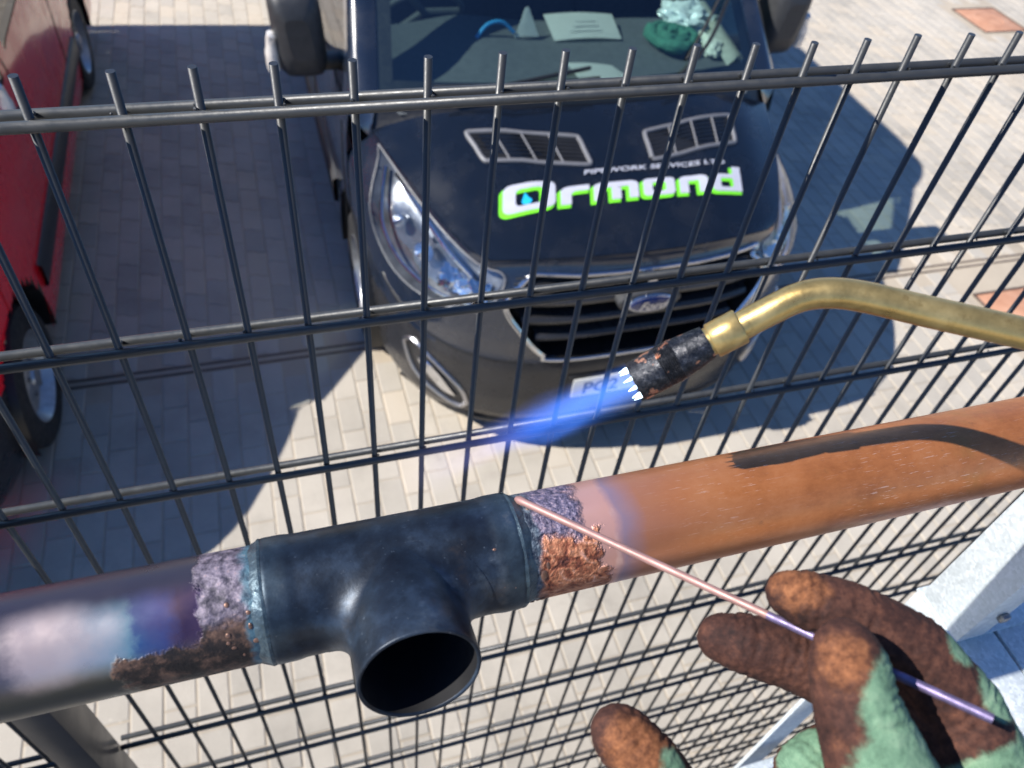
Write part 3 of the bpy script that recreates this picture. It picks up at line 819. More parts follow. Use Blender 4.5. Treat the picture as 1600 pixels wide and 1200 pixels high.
def lettering(root, bs_):
    # letters on a 1-high grid: wide, square, slanted
    L = []
    L.append([rr(0, 0, 1.28, 1, .22), list(reversed(rr(.34, .24, .94, .76, .10)))])                                   # O
    L.append([[(1.36, 0), (1.66, 0), (1.66, .40), (1.74, .46), (2.10, .46), (2.10, .70), (1.58, .70), (1.44, .66), (1.36, .56)]])  # r
    L.append([[(2.16, 0), (2.44, 0), (2.44, .46), (2.60, .46), (2.60, 0), (2.88, 0), (2.88, .46), (3.04, .46), (3.04, 0), (3.32, 0), (3.32, .56), (3.24, .66), (3.12, .70), (2.34, .70), (2.22, .66), (2.16, .58)]])  # m
    L.append([rr(3.40, 0, 4.26, .70, .14), list(reversed(rr(3.68, .20, 3.98, .50, .04)))])                              # o
    L.append([[(4.34, 0), (4.62, 0), (4.62, .46), (4.86, .46), (4.86, 0), (5.14, 0), (5.14, .56), (5.06, .66), (4.94, .70), (4.52, .70), (4.40, .66), (4.34, .58)]])  # n
    d = [(5.36, 0), (6.08, 0), (6.08, 1.0), (5.80, 1.0), (5.80, .70), (5.36, .70), (5.25, .65), (5.22, .56), (5.22, .14), (5.26, .04)]
    L.append([d, list(reversed(rr(5.50, .20, 5.80, .50, .03)))])                                                         # d
    lt = empty('bonnet_lettering'); lt.parent = root
    TOT = 6.08
    def mp(x, y, off):       # letter space -> bonnet
        yy = lerp(.332, .452, y); xx = -.535 + 1.07 * (x + .18 * y) / (TOT + .12)
        return bs_(xx, yy, off)
    def put(me, name, mat, off, f=mp, parent=lt):
        bm = bmesh.new(); bm.from_mesh(me); bmesh.ops.triangulate(bm, faces=bm.faces[:])
        for _ in range(2):
            es = [e for e in bm.edges if e.calc_length() > .25]
            if es: bmesh.ops.subdivide_edges(bm, edges=es, cuts=2); bmesh.ops.triangulate(bm, faces=bm.faces[:])
        for v in bm.verts: v.co = f(v.co.x, v.co.y, off)
        return obj(name, bm, mat, parent, smooth=False)
    names = ['letter_o', 'letter_r', 'letter_m', 'letter_o', 'letter_n', 'letter_d']
    for nm, polys in zip(names, L):
        g = put(poly_mesh([[(x - .055, y - .085) for x, y in P] for P in polys], .012), 'letter', M['green_vinyl'], .0085)
        put(poly_mesh(polys, -.02), 'letter_face', M['white_vinyl'], .0102)
    drop = [(.50, .50), (.46, .36), (.48, .26), (.58, .22), (.68, .27), (.70, .36), (.62, .46), (.53, .64)]
    put(poly_mesh([drop], 0), 'water_drop', M['cyan_vinyl'], .0102)
    me = text_mesh('PIPEWORK SERVICES LTD', 1.0, .25, .012)
    wdt = max(v.co.x for v in me.vertices) - min(v.co.x for v in me.vertices)
    put(me, 'small_lettering', M['white_vinyl'], .0105, lambda x, y, off: bs_(.155 + x / wdt * .64, .461 + y * .030, off))

BV = (1.50117, 1.52408, 0.0)
black_van = make_van('parked_van', BV, .003, (1, 1, 1), M['black_paint'], 'black van with silver and lime Ormond lettering on its bonnet', True)
red_van = make_van('parked_van', (-1.865, 1.24, 0), 0.0, (.935, .94, .88), M['red_paint'], 'glossy red van parked beside the black van', False)
VM = Matrix.Translation(BV) @ Matrix.Rotation(.003, 4, 'Z')
def van_pt(x, y, z): return VM @ Vector((x, y, z))

# ---- things lying on the black van's dashboard
def crumple(name, c, rx, ry, rz, mat, seed, amp, freq, label, cat, sub=4, fold=0.):
    bm = bmesh.new(); bmesh.ops.create_icosphere(bm, subdivisions=sub, radius=1)
    for v in bm.verts:
        n_ = noise.fractal(v.co * freq + Vector((seed, 0, 0)), 1.0, 2.0, 4)
        f_ = math.sin(9 * v.co.x + 5 * noise.noise(v.co * 2.1 + Vector((seed, 3, 1)))) * fold
        k = 1 + amp * n_ + f_
        v.co = Vector((v.co.x * rx * k, v.co.y * ry * k, max(-.55, v.co.z) * rz * k))
    o = obj(name, bm, mat, sharp=80, label=label, cat=cat); o.location = c; return o
M['green_cloth'] = simple('green_cloth', (.035, .155, .105), .9, var=.25, scale=40, bump=.5, bscale=300)
M['white_cloth'] = simple('pale_cloth', (.55, .60, .53), .85, var=.12, scale=30)
M['bag'] = simple('clear_bag', (.62, .72, .72), .18, .1, var=.2, scale=40, bump=.8, bscale=60)
M['blue_strap'] = simple('blue_strap', (.03, .28, .60), .5)
def coil_cloth():
    bm = bmesh.new(); pts = []; rad = []
    for k in range(120):
        t = k / 119; a = .6 + t * 2 * math.pi * 2.3; rr0 = lerp(.135, .025, t ** .85)
        pts.append(Vector((rr0 * math.cos(a) * .95, rr0 * math.sin(a) * 1.1, .012 + .03 * t))); rad.append(lerp(.029, .024, t) * (1 + .18 * math.sin(a * 3.3)) * (.35 if k < 2 or k > 117 else 1))
    tube(bm, pts, rad, 28)
    for v in bm.verts:
        n_ = noise.fractal(v.co * 30, 1.0, 2.0, 3); f_ = noise.noise(Vector((v.co.x * 18, v.co.y * 18, v.co.z * 70)))
        v.co += v.co.normalized() * (.012 * n_ + .010 * f_); v.co.z = max(v.co.z, -.02)
    o = obj('rolled_cloth', bm, M['green_cloth'], sharp=80, label='twisted dark green cloth bundled on the black van dashboard', cat='cloth'); o.location = van_pt(.60, 1.33, 1.335)
coil_cloth()
crumple('plastic_bag', van_pt(.74, 1.50, 1.36), .13, .12, .07, M['bag'], 11, .5, 3.0, 'crumpled clear plastic bag lying behind the green cloth', 'bag', 4)
crumple('pale_rag', van_pt(.76, 1.27, 1.335), .05, .09, .04, M['white_cloth'], 21, .4, 2.4, 'small pale rag between the green cloth and the windscreen pillar', 'rag', 4)
def paper(name, pts, label, bend=.01, mat='paper'):
    bm = bmesh.new(); P = [van_pt(*p) for p in pts]
    rows = [[P[0].lerp(P[1], i / 8).lerp(P[3].lerp(P[2], i / 8), j / 6) + Vector((0, 0, bend * math.sin(math.pi * i / 8))) for j in range(7)] for i in range(9)]
    grid(bm, rows, flip=True); bmesh.ops.solidify(bm, geom=bm.faces[:], thickness=.0015)
    return obj(name, bm, M[mat], sharp=60, label=label, cat='paper')
pw = paper('paper_sheet', [(.02, 1.41, 1.322), (.36, 1.40, 1.322), (.37, 1.58, 1.362), (.02, 1.60, 1.362)], 'white printed paper lying flat in the middle of the black van dashboard')
bm = bmesh.new()
for k in range(3): box(bm, van_pt(.19 + .01 * k, 1.45 + .035 * k, 1.347 + .006 * k), (.16 - .03 * k, .006, .001))
obj('printed_lines', bm, simple('faint_print', (.42, .45, .45), .8), pw)
paper('paper_sheet', [(.02, 1.02, 1.318), (.26, 1.03, 1.315), (.21, 1.15, 1.322), (.0, 1.19, 1.324)], 'loose white paper flat on the dashboard against the windscreen base', .006)
paper('pale_sheet', [(.78, 1.10, 1.318), (.90, 1.12, 1.315), (.93, 1.62, 1.36), (.80, 1.56, 1.40)], 'long pale sheet leaning inside the black van beside the windscreen pillar', .03, 'white_cloth')
paper('card_triangle', [(-.17, 1.44, 1.33), (-.05, 1.44, 1.33), (-.09, 1.50, 1.44), (-.11, 1.50, 1.44)], 'pale triangular card standing beside the blue strap', .004)
bm = bmesh.new(); tube(bm, spline([van_pt(-.36, 1.42, 1.345), van_pt(-.30, 1.45, 1.39), van_pt(-.23, 1.46, 1.395), van_pt(-.17, 1.45, 1.35)], 6), .009, 10)
obj('blue_strap', bm, M['blue_strap'], label='bright blue looped strap on the black van dashboard', cat='strap')

# ================================================================== FENCE
vw = bmesh.new(); tube(vw, [(0, 0, 0), (0, 0, 2.46)], .003, 12); vme = bpy.data.meshes.new('vertical_wire'); vw.to_mesh(vme); vw.free()
vme.polygons.foreach_set('use_smooth', [len(p.vertices) == 4 for p in vme.polygons]); vme.materials.append(M['fence'])
hw_ = bmesh.new(); tube(hw_, [(0, 0, 0), (2.55, 0, 0)], .004, 14); hme = bpy.data.meshes.new('horizontal_wire'); hw_.to_mesh(hme); hw_.free()
hme.polygons.foreach_set('use_smooth', [len(p.vertices) == 4 for p in hme.polygons]); hme.materials.append(M['fence'])
wb = bmesh.new(); bmesh.ops.create_icosphere(wb, subdivisions=1, radius=.0026); wme = bpy.data.meshes.new('weld'); wb.to_mesh(wme); wb.free(); wme.materials.append(M['fence'])
def panel(x0, n, lab, welds):
    e = empty('mesh_fence_panel', (x0, 0, HZ - 2.43), label=lab, cat='fence', group='anthracite twin wire fence panels')
    for i in range(n):
        o = link('vertical_wire', vme, None, e); o.location = (i * .05, 0, 0); o.rotation_euler = (random.gauss(0, .0006), random.gauss(0, .0006), 0)
        if x0 < -1: o.rotation_euler = (0, 0, 0)
    for r in range(13):
        for s in (-1, 1):
            o = link('horizontal_wire', hme, None, e); o.location = (-.048, s * .007, 2.43 - .2 * r); o.rotation_euler = (0, random.gauss(0, .0004), random.gauss(0, .0004))
    if welds:
        bm = bmesh.new()
        for i in range(3, 26):
            for r in range(6):
                for s in (-1, 1):
                    bmesh.ops.create_icosphere(bm, subdivisions=1, radius=random.uniform(.0010, .0018), matrix=Matrix.Translation((i * .05 + .0028 * random.choice((-1, 1)), s * .0030, 2.43 - .2 * r + .0034)))
        obj('weld_beads', bm, M['fence'], e, kind='stuff')
panel(-.15, 50, 'anthracite twin wire fence panel between the copper pipe and the vans', True)
panel(-2.745, 50, 'anthracite twin wire fence panel beyond the dark post, beside the red van', False)
def fpost(x, lab):
    p = empty('fence_post', (x, -.0315, 0), label=lab, cat='post', group='anthracite fence posts')
    obj('post_tube', nbox((0, 0, 1.36), (.04, .060, 2.72), .0012), M['fence_post'], p)
    obj('cap', nbox((0, 0, 2.725), (.042, .062, .012), .003), M['black_plastic'], p)
    for z in (.45, 1.1, 2.62):
        obj('clamp_bolt', nbox((0, -.034, z), (.014, .008, .014), .003), M['dark_bolt'], p)
    obj('foot_plate', nbox((0, 0, .006), (.12, .14, .012), .002), M['fence_post'], p)
fpost(-.220, 'dark anthracite fence post standing below the heat-tinted pipe end')
fpost(2.375, 'dark anthracite fence post at the far end of the main panel')

# ================================================================== GALVANISED SUPPORT
PY, PZ, PR = -.317, HZ - .072, .027
sp = empty('pipe_support_frame', (.72, -.29, 0), label='galvanised steel support frame with upright post beside the gloved hand', cat='frame')
def S(c): return (c[0] - .72, c[1] + .29, c[2])
x0, x1, y0, y1 = .712, .748, -.330, -.274
zt, zb = PZ - PR - .012, HZ - .422
obj('upright', nbox(S(((x0 + x1) / 2, (y0 + y1) / 2, (zt + zb) / 2)), (x1 - x0, y1 - y0, zt - zb), .003), M['galv'], sp)
obj('saddle', nbox(S((.73, PY, zt + .006)), (.05, .07, .010), .002), M['galv'], sp)
bm = bmesh.new(); tube(bm, [Vector(S((.73, PY + math.cos(a) * (PR + .003), PZ + math.sin(a) * (PR + .003)))) for a in (math.pi * 2 * k / 32 for k in range(33))], .003, 8, False); obj('pipe_clip', bm, M['galv'], sp)
# beam towards the added platform: two channels with a gap, carried on a leg
obj('beam', nbox(S((.737, -.70, zb - .032)), (.050, .86, .060), .002), M['galv'], sp)
obj('beam', nbox(S((.793, -.70, zb - .032)), (.054, .86, .060), .002), M['galv'], sp)
obj('base_plate', nbox(S((.765, -.299, zb - .001)), (.108, .060, .004), .001), M['galv'], sp)
for bx, bz in ((.735, zb + .05), (.735, zb + .14)): obj('bolt', nbox(S((bx, y0 - .003, bz)), (.010, .006, .010), .002), M['dark_bolt'], sp)
obj('bracket', nbox(S((.69, -.300, zb - .045)), (.075, .012, .040), .002), M['galv'], sp)
obj('leg', nbox(S((.668, -.292, (zb - .03) / 2)), (.040, .005, zb - .03), .001), M['galv'], sp)
obj('leg', nbox(S((.765, -1.08, (zb - .063) / 2)), (.05, .05, zb - .064), .003), M['galv'], sp)
bm = bmesh.new(); box(bm, S((.40, -.318, HZ - .79)), (1.10, .014, .014), None, .005); obj('cross_rail', bm, M['galv'], sp)
obj('cross_angle', nbox(S((.40, -.345, HZ - .806)), (1.10, .038, .004), .001), M['galv'], sp)

# raised deck the work is done from (out of view; added to darken what the post reflects)
added_deck = obj('added_platform', nbox((1.0, -1.9, 1.18), (6.4, 2.7, .05), .004), M['galv_dark'] if 'galv_dark' in M else simple('added_deck_plate', (.10, .10, .105), .6, .3, var=.3, scale=12), kind='structure')
for dx in (-1.9, 1.0, 3.9):
    for dy in (-.75, -3.1): obj('added_deck_leg', nbox((dx, dy, .5775), (.08, .08, 1.155), .004), M['galv'], added_deck)

# ================================================================== COPPER PIPEWORK
pw_ = empty('copper_pipework', (.165, PY, PZ), label='copper pipe with blackened tee and rough brazed joints in front of fence', cat='pipe')
def LP(p): return Vector(p) - Vector((.165, PY, PZ))
def scale_nodes(n):
    co = n.coord(); sx = n.n('SeparateXYZ'); n.l(co, sx.inputs[0]); return co, sx.outputs
def left_pipe_mat():
    n = NT('heat_tinted_copper'); co, (X, Y, Z) = scale_nodes(n)
    wob = n.math('MULTIPLY', n.math('SUBTRACT', n.noise(34, 6, .65), .5), .030)
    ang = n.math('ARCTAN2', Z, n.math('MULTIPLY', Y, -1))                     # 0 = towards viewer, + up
    skew = n.math('MULTIPLY', ang, .004)
    xx = n.math('ADD', n.math('ADD', X, wob), skew)                            # x relative to tee centre (-.27 .. -.06)
    t = n.maprange(xx, -.21, -.055, 0, 1, False)
    c = n.ramp(t, [(0, (.03, .03, .042)), (.29, (.045, .045, .06)), (.335, (.10, .09, .11)), (.395, (.40, .325, .32)), (.50, (.43, .37, .365)), (.585, (.29, .33, .37)), (.635, (.15, .27, .33)), (.665, (.035, .09, .22)), (.72, (.02, .05, .18)), (.78, (.035, .022, .06)), (1, (.06, .04, .11))])
    c = n.mix(n.math('MULTIPLY', n.maprange(n.noise(25, 4), .45, .7), .15), c, (.45, .25, .20))
    # the bands fade to dark olive underneath
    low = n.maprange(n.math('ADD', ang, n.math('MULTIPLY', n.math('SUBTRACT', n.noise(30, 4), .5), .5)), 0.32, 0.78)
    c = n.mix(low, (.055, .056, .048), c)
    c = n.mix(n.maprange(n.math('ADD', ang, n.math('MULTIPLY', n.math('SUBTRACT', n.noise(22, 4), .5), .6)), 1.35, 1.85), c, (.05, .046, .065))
    # scale next to the joint
    edge = n.math('ADD', X, n.math('MULTIPLY', n.math('SUBTRACT', n.noise(95, 5, .65), .5), .015))
    edge = n.math('ADD', edge, n.math('MULTIPLY', n.math('SUBTRACT', n.noise(36, 3), .5), .020))
    sm = n.maprange(edge, -.0870, -.0850)
    f = n.noise(210, 6, .7); v = n.voro(190)
    sc_c = n.ramp(f, [(.34, (.022, .02, .032)), (.46, (.09, .075, .10)), (.60, (.25, .21, .26)), (.78, (.40, .25, .20))])
    up = n.maprange(n.math('ADD', ang, n.math('MULTIPLY', n.math('SUBTRACT', n.noise(90, 4), .5), .6)), .82, 1.0)
    br = n.ramp(n.noise(95, 6, .7), [(.40, (.010, .008, .009)), (.49, (.028, .018, .015)), (.53, (.08, .045, .032)), (.62, (.15, .085, .058)), (.76, (.33, .17, .09))])
    scale_c = n.mix(up, br, sc_c)
    teal = n.maprange(n.math('ADD', X, n.math('MULTIPLY', n.math('SUBTRACT', n.noise(120, 5), .5), .010)), -.069, -.065); scale_c = n.mix(teal, scale_c, n.ramp(f, [(.35, (.03, .06, .09)), (.6, (.08, .17, .22)), (.75, (.40, .24, .20))]))
    tail = n.math('MULTIPLY', n.maprange(edge, -.119, -.115), n.maprange(n.math('ADD', ang, n.math('MULTIPLY', n.math('SUBTRACT', n.noise(48, 5, .65), .5), 1.0)), .74, .64))
    mask = n.math('MAXIMUM', sm, tail)
    c = n.mix(mask, c, scale_c)
    hgt = n.math('MULTIPLY', mask, n.math('ADD', n.math('MULTIPLY', n.noise(95, 6, .7), 1.2), n.math('MULTIPLY', up, n.math('ADD', f, n.math('MULTIPLY', v, .9)))))
    n.set(col=c, metal=n.math('SUBTRACT', .45, n.math('MULTIPLY', mask, .25)), rough=n.math('ADD', n.maprange(n.noise(60, 4), .3, .7, .26, .40), n.math('MULTIPLY', mask, .22)), normal=n.bump(hgt, .6, .0016))
    return n.m
def right_pipe_mat():
    n = NT('bare_copper'); co, (X, Y, Z) = scale_nodes(n)
    ang = n.math('ARCTAN2', Z, n.math('MULTIPLY', Y, -1))
    mp = n.n('Mapping'); n.l(co, mp.inputs[0]); mp.inputs['Scale'].default_value = (16, 46, 46)
    streak = n.noise(9, 6, .7, mp.outputs[0])
    base = n.ramp(n.math('ADD', n.math('MULTIPLY', streak, .25), n.math('MULTIPLY', n.noise(20, 8, .72), .75)), [(.3, (.34, .11, .036)), (.5, (.52, .185, .062)), (.7, (.62, .26, .11))])
    mpz = n.maprange(n.noise(26, 5, .7), .5, .75); base = n.mix(n.math('MULTIPLY', mpz, .35), base, (.34, .20, .06))
    scr = n.n('Mapping'); n.l(co, scr.inputs[0]); scr.inputs['Scale'].default_value = (26, 380, 380); scr.inputs['Rotation'].default_value = (.2, .4, .5)
    sf = n.maprange(n.noise(4, 3, .6, scr.outputs[0]), .62, .67); base = n.mix(n.math('MULTIPLY', sf, n.maprange(n.noise(11, 3), .42, .62, 0., .7)), base, (.78, .52, .40))
    smu = n.maprange(n.noise(70, 6, .75), .60, .72); base = n.mix(n.math('MULTIPLY', smu, .4), base, (.20, .085, .045))
    # heat tints beside the joint: pink, then violet, then copper
    xx = n.math('ADD', X, n.math('MULTIPLY', n.math('SUBTRACT', n.noise(45, 4), .5), .012))
    tint = n.ramp(n.maprange(xx, .06, .21, 0, 1, False), [(0, (.12, .09, .14)), (.10, (.30, .16, .15)), (.2, (.64, .36, .30)), (.31, (.66, .36, .30)), (.34, (.34, .24, .30)), (.42, (.47, .20, .12)), (.7, (.50, .19, .075)), (1, (.52, .185, .062))])
    c = n.mix(n.maprange(xx, .10, .20, 1, 0), base, tint)
    # rough spelter beside the socket, lower half orange, upper half slate
    edge = n.math('ADD', X, n.math('MULTIPLY', n.math('SUBTRACT', n.noise(85, 5, .65), .5), .020))
    edge = n.math('ADD', edge, n.math('MULTIPLY', n.math('SUBTRACT', n.noise(31, 3), .5), .036))
    m1 = n.maprange(edge, .1045, .1015)
    lowr = n.maprange(n.math('ADD', ang, n.math('MULTIPLY', n.math('SUBTRACT', n.noise(52, 5, .65), .5), 1.1)), 1.15, .95)
    dist = n.n('TexNoise'); dist.inputs['Scale'].default_value = 130; dist.inputs['Detail'].default_value = 5; dist.inputs['Distortion'].default_value = 1.6; n.l(co, dist.inputs['Vector'])
    f = dist.outputs[0]
    org = n.ramp(f, [(.30, (.07, .022, .018)), (.43, (.28, .085, .042)), (.56, (.50, .21, .11)), (.70, (.62, .33, .25))])
    slate = n.ramp(n.noise(360, 5, .7), [(.35, (.035, .032, .06)), (.5, (.15, .13, .20)), (.66, (.38, .28, .32))])
    sl_m = n.math('MULTIPLY', n.maprange(n.math('ADD', edge, n.math('MULTIPLY', ang, -.004)), .090, .082), n.math('SUBTRACT', 1., lowr))
    om = n.math('MULTIPLY', m1, lowr)
    c = n.mix(om, c, org); c = n.mix(sl_m, c, slate)
    j = n.maprange(n.math('ADD', X, n.math('MULTIPLY', n.math('SUBTRACT', n.noise(110, 5), .5), .010)), .071, .0665)                                          # blackened strip at the socket, with the shaded gap painted in
    c = n.mix(j, c, n.ramp(n.noise(240, 4), [(.4, (.02, .03, .05)), (.6, (.12, .16, .20)), (.72, (.45, .26, .16))]))
    rm = n.math('MAXIMUM', om, n.math('MAXIMUM', sl_m, j))
    ring = n.math('MULTIPLY', n.maprange(n.math('ABSOLUTE', n.math('SUBTRACT', xx, .1075)),   .0018, .0004), n.maprange(n.noise(60, 3), .45, .65, 0., .4)); c = n.mix(ring, c, (.85, .60, .52))
    n.set(col=c, metal=n.math('SUBTRACT', .52, n.math('MULTIPLY', rm, .22)), rough=n.math('ADD', n.maprange(n.noise(30, 6, .7), .3, .7, .28, .42), n.math('MULTIPLY', rm, .15)), normal=n.bump(n.math('ADD', n.math('MULTIPLY', rm, n.math('ADD', f, n.noise(420, 4))), n.math('MULTIPLY', streak, .015)), .85, .002))
    return n.m
def tee_mat():
    n = NT('blackened_tee'); co, (X, Y, Z) = scale_nodes(n)
    f = n.noise(42, 6, .65)
    c = n.ramp(f, [(.32, (.008, .010, .015)), (.5, (.017, .025, .038)), (.64, (.034, .052, .08)), (.76, (.085, .12, .165))])
    brn = n.maprange(n.noise(30, 6, .7), .55, .72); c = n.mix(n.math('MULTIPLY', brn, .45), c, (.075, .055, .042))
    scm = n.n('Mapping'); n.l(co, scm.inputs[0]); scm.inputs['Scale'].default_value = (40, 420, 420); scm.inputs['Rotation'].default_value = (.3, .5, .9)
    c = n.mix(n.math('MULTIPLY', n.maprange(n.noise(3, 3, .6, scm.outputs[0]), .70, .75), .35), c, (.22, .25, .28))
    pal = n.maprange(n.noise(19, 6, .7), .54, .68); c = n.mix(n.math('MULTIPLY', pal, .42), c, (.115, .145, .175))
    aX = n.math('ABSOLUTE', X); e = n.maprange(n.math('ADD', aX, n.math('MULTIPLY', n.math('SUBTRACT', n.noise(70, 5), .5), .016)), .044, .056)
    c = n.mix(e, c, n.ramp(n.noise(60, 5, .7), [(.35, (.018, .028, .040)), (.6, (.042, .066, .09)), (.78, (.13, .14, .14))]))
    sp_ = n.maprange(n.voro(210), .10, .04); sp_m = n.math('MULTIPLY', n.math('MULTIPLY', sp_, e), n.maprange(n.noise(55, 2), .5, .6)); c = n.mix(sp_m, c, (.45, .27, .20))
    dust = n.maprange(n.noise(520, 2), .70, .78); c = n.mix(n.math('MULTIPLY', dust, .25), c, (.30, .35, .40))
    n.set(col=c, metal=.5, rough=n.math('ADD', n.maprange(n.noise(34, 5), .3, .7, .33, .48), n.math('MULTIPLY', pal, .15)), normal=n.bump(n.math('ADD', n.noise(180, 5, .7), n.math('MULTIPLY', sp_m, 1.5)), .10, .002))
    return n.m
M['pipe_left'], M['pipe_right'], M['tee'] = left_pipe_mat(), right_pipe_mat(), tee_mat()
M['pipe_inside'] = simple('sooty_bore', (.012, .012, .014), .7, .3, var=.3)
XA = Vector((1, 0, 0))
TX0, TX1 = .105, .2255
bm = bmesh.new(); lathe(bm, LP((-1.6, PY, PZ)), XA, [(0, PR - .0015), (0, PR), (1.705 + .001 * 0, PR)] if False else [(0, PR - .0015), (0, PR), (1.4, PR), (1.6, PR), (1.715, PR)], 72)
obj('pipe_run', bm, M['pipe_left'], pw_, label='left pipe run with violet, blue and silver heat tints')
bm = bmesh.new(); lathe(bm, LP((.215, PY, PZ)), XA, [(0, PR), (.1, PR), (.4, PR), (.9, PR), (.9, PR - .0015)], 72)
obj('pipe_run', bm, M['pipe_right'], pw_, label='right pipe run of bright orange copper')
# tee: run with a hole, flared branch
TR = .0287; TC = Vector((.166, PY, PZ)); EL = R(16.0); BD = Vector((0, -math.cos(EL), math.sin(EL))); BS = XA.cross(BD).normalized(); BR = .0272; BL = .0600
bm = bmesh.new(); NA, NX = 144, 120; rows = []
xs = [TX0 + (TX1 - TX0) * i / NX for i in range(NX + 1)]
def trad(x):
    e = min(x - TX0, TX1 - x); return TR + (.0006 * sstep(.016, .010, e) if e < .016 else 0) - .0008 * sstep(.0025, 0, e)
def tp_(x, a): r = trad(x); return Vector((x, 0, 0)) + (BD * math.cos(a) + BS * math.sin(a)) * r + Vector((0, PY, PZ))
vs = [[bm.verts.new(LP(tp_(x, 2 * math.pi * k / NA))) for k in range(NA)] for x in xs]
FIL = .014
for i in range(NX):
    for k in range(NA):
        a = 2 * math.pi * (k + .5) / NA; xm = (xs[i] + xs[i + 1]) / 2 - TC.x; yb = TR * math.sin(a)
        if math.cos(a) > 0 and math.hypot(xm / (BR + FIL * .55), yb / (BR - .001)) < 1: continue
        bm.faces.new((vs[i][k], vs[i][(k + 1) % NA], vs[i + 1][(k + 1) % NA], vs[i + 1][k]))
NB = 120; rows = []
for s in range(25):
    r = []
    for k in range(NB):
        ph = 2 * math.pi * k / NB; fil = FIL * abs(math.cos(ph)) ** 1.4 + .0003
        if s <= 14:
            tt = s / 14; rho = BR + fil * (1 - math.sin(tt * math.pi / 2)); up = fil * (1 - math.cos(tt * math.pi / 2))
        else: rho = BR; up = fil
        px, py = rho * math.cos(ph), rho * math.sin(ph); h = math.sqrt(max(TR * TR - py * py, 1e-8)) * (1.0)
        hh = h + up + .0004
        if s > 14: h0 = math.sqrt(max(TR * TR - (BR * math.sin(ph)) ** 2, 1e-8)) + fil; hh = lerp(h0, BL, (s - 14) / 10)
        r.append(LP(TC + XA * px + BS * py + BD * hh))
    rows.append(r)
for ins, dd in ((-.0002, .0006), (-.0008, .001), (-.0016, .0008), (-.0020, 0)):   # rolled rim
    rows.append([LP(TC + XA * (BR + ins) * math.cos(2 * math.pi * k / NB) + BS * (BR + ins) * math.sin(2 * math.pi * k / NB) + BD * (BL + dd)) for k in range(NB)])
vs = [[bm.verts.new(p) for p in r] for r in rows]
for a, b in zip(vs, vs[1:]):
    for k in range(NB): bm.faces.new((a[k], a[(k + 1) % NB], b[(k + 1) % NB], b[k]))
tee = obj('tee_fitting', bm, M['tee'], pw_, sharp=50, label='blackened copper tee with its open branch facing forward')
bm = bmesh.new(); rows = []
for f in (0, .5, 1):
    rows.append([LP(TC + (XA * math.cos(2 * math.pi * k / NB) + BS * math.sin(2 * math.pi * k / NB)) * (BR - .0020) + BD * lerp(BL, .012, f)) for k in range(NB)])
vs = [[bm.verts.new(p) for p in r] for r in rows]
for a, b in zip(vs, vs[1:]):
    for k in range(NB): bm.faces.new((a[k], b[k], b[(k + 1) % NB], a[(k + 1) % NB]))
lathe(bm, LP((TX0 + .001, PY, PZ)), XA, [(0, TR - .004), (TX1 - TX0 - .002, TR - .004)], 60)
dele = [f for f in bm.faces if abs((f.calc_center_median() - LP(TC)).x) < BR - .004 and (f.calc_center_median() - LP(TC)).dot(BD) > .006 and len(f.verts) == 4 and (f.calc_center_median() - LP(TC)).length < .0262]
obj('bore', bm, M['pipe_inside'], tee)
# braze rings and beads
M['braze'] = simple('braze_metal', (.055, .085, .105), .42, .5, var=.5, scale=120, bump=.5, bscale=300)
M['bead'] = simple('copper_beads', (.22, .125, .09), .45, .6, var=.45, scale=160)
for xj, sg in ((TX0, -1), (TX1, 1)):
    bm = bmesh.new(); rows = []
    for k in range(97):
        a = 2 * math.pi * k / 96; j = noise.noise(Vector((math.cos(a) * 3, math.sin(a) * 3, xj * 50)))
        wd = .0045 + .0022 * j; ctr = TC.copy(); r = []
        for s, h in ((-.3, TR + .0004), (0, TR + .0006 + .0003 * j), (.35, PR + .0012 + .0004 * j), (.75, PR + .0005), (1, PR - .0004)):
            r.append(LP(Vector((xj + sg * wd * s, PY, PZ)) + (BD * math.cos(a) + BS * math.sin(a)) * h))
        rows.append(r)
    grid(bm, rows, flip=sg < 0); obj('braze_ring', bm, M['braze'], pw_)
bm = bmesh.new(); random.seed(5)
def bead(x, a, r, el=1.0):
    base = PR if (x < TX0 or x > TX1) else TR
    p = LP(Vector((x, PY, PZ)) + (BD * math.cos(a) + BS * math.sin(a)) * (base + r * .15))
    d = (BD * math.cos(a) + BS * math.sin(a)); t = XA.cross(d)
    Mx = Matrix((XA * random.uniform(.7, 1.4), t * el, d * .28)).transposed().to_4x4(); Mx.translation = p
    bmesh.ops.create_icosphere(bm, subdivisions=2, radius=r, matrix=Mx)
sgn = 1 if BS.z > 0 else -1
for k in range(7): bead(TX1 + random.uniform(.004, .0105), sgn * random.uniform(-.75, .55), random.uniform(.0006, .0016), random.uniform(1, 2.2))
for k in range(7): bead(TX1 - random.uniform(.004, .008), sgn * random.uniform(-.6, .25), random.uniform(.0006, .0013), random.uniform(1.2, 3.0))
for k in range(5): bead(TX1 - random.uniform(.006, .020), sgn * random.uniform(.35, .9), random.uniform(.0005, .0010))
for k in range(8): bead(TX0 - random.uniform(.004, .016), sgn * random.uniform(-.5, .9), random.uniform(.0005, .0013), random.uniform(1, 1.8))
for k in range(5): bead(TX0 + random.uniform(.003, .012), sgn * random.uniform(-.6, .9), random.uniform(.0004, .0009))
obj('spatter_beads', bm, M['bead'], pw_, kind='stuff')

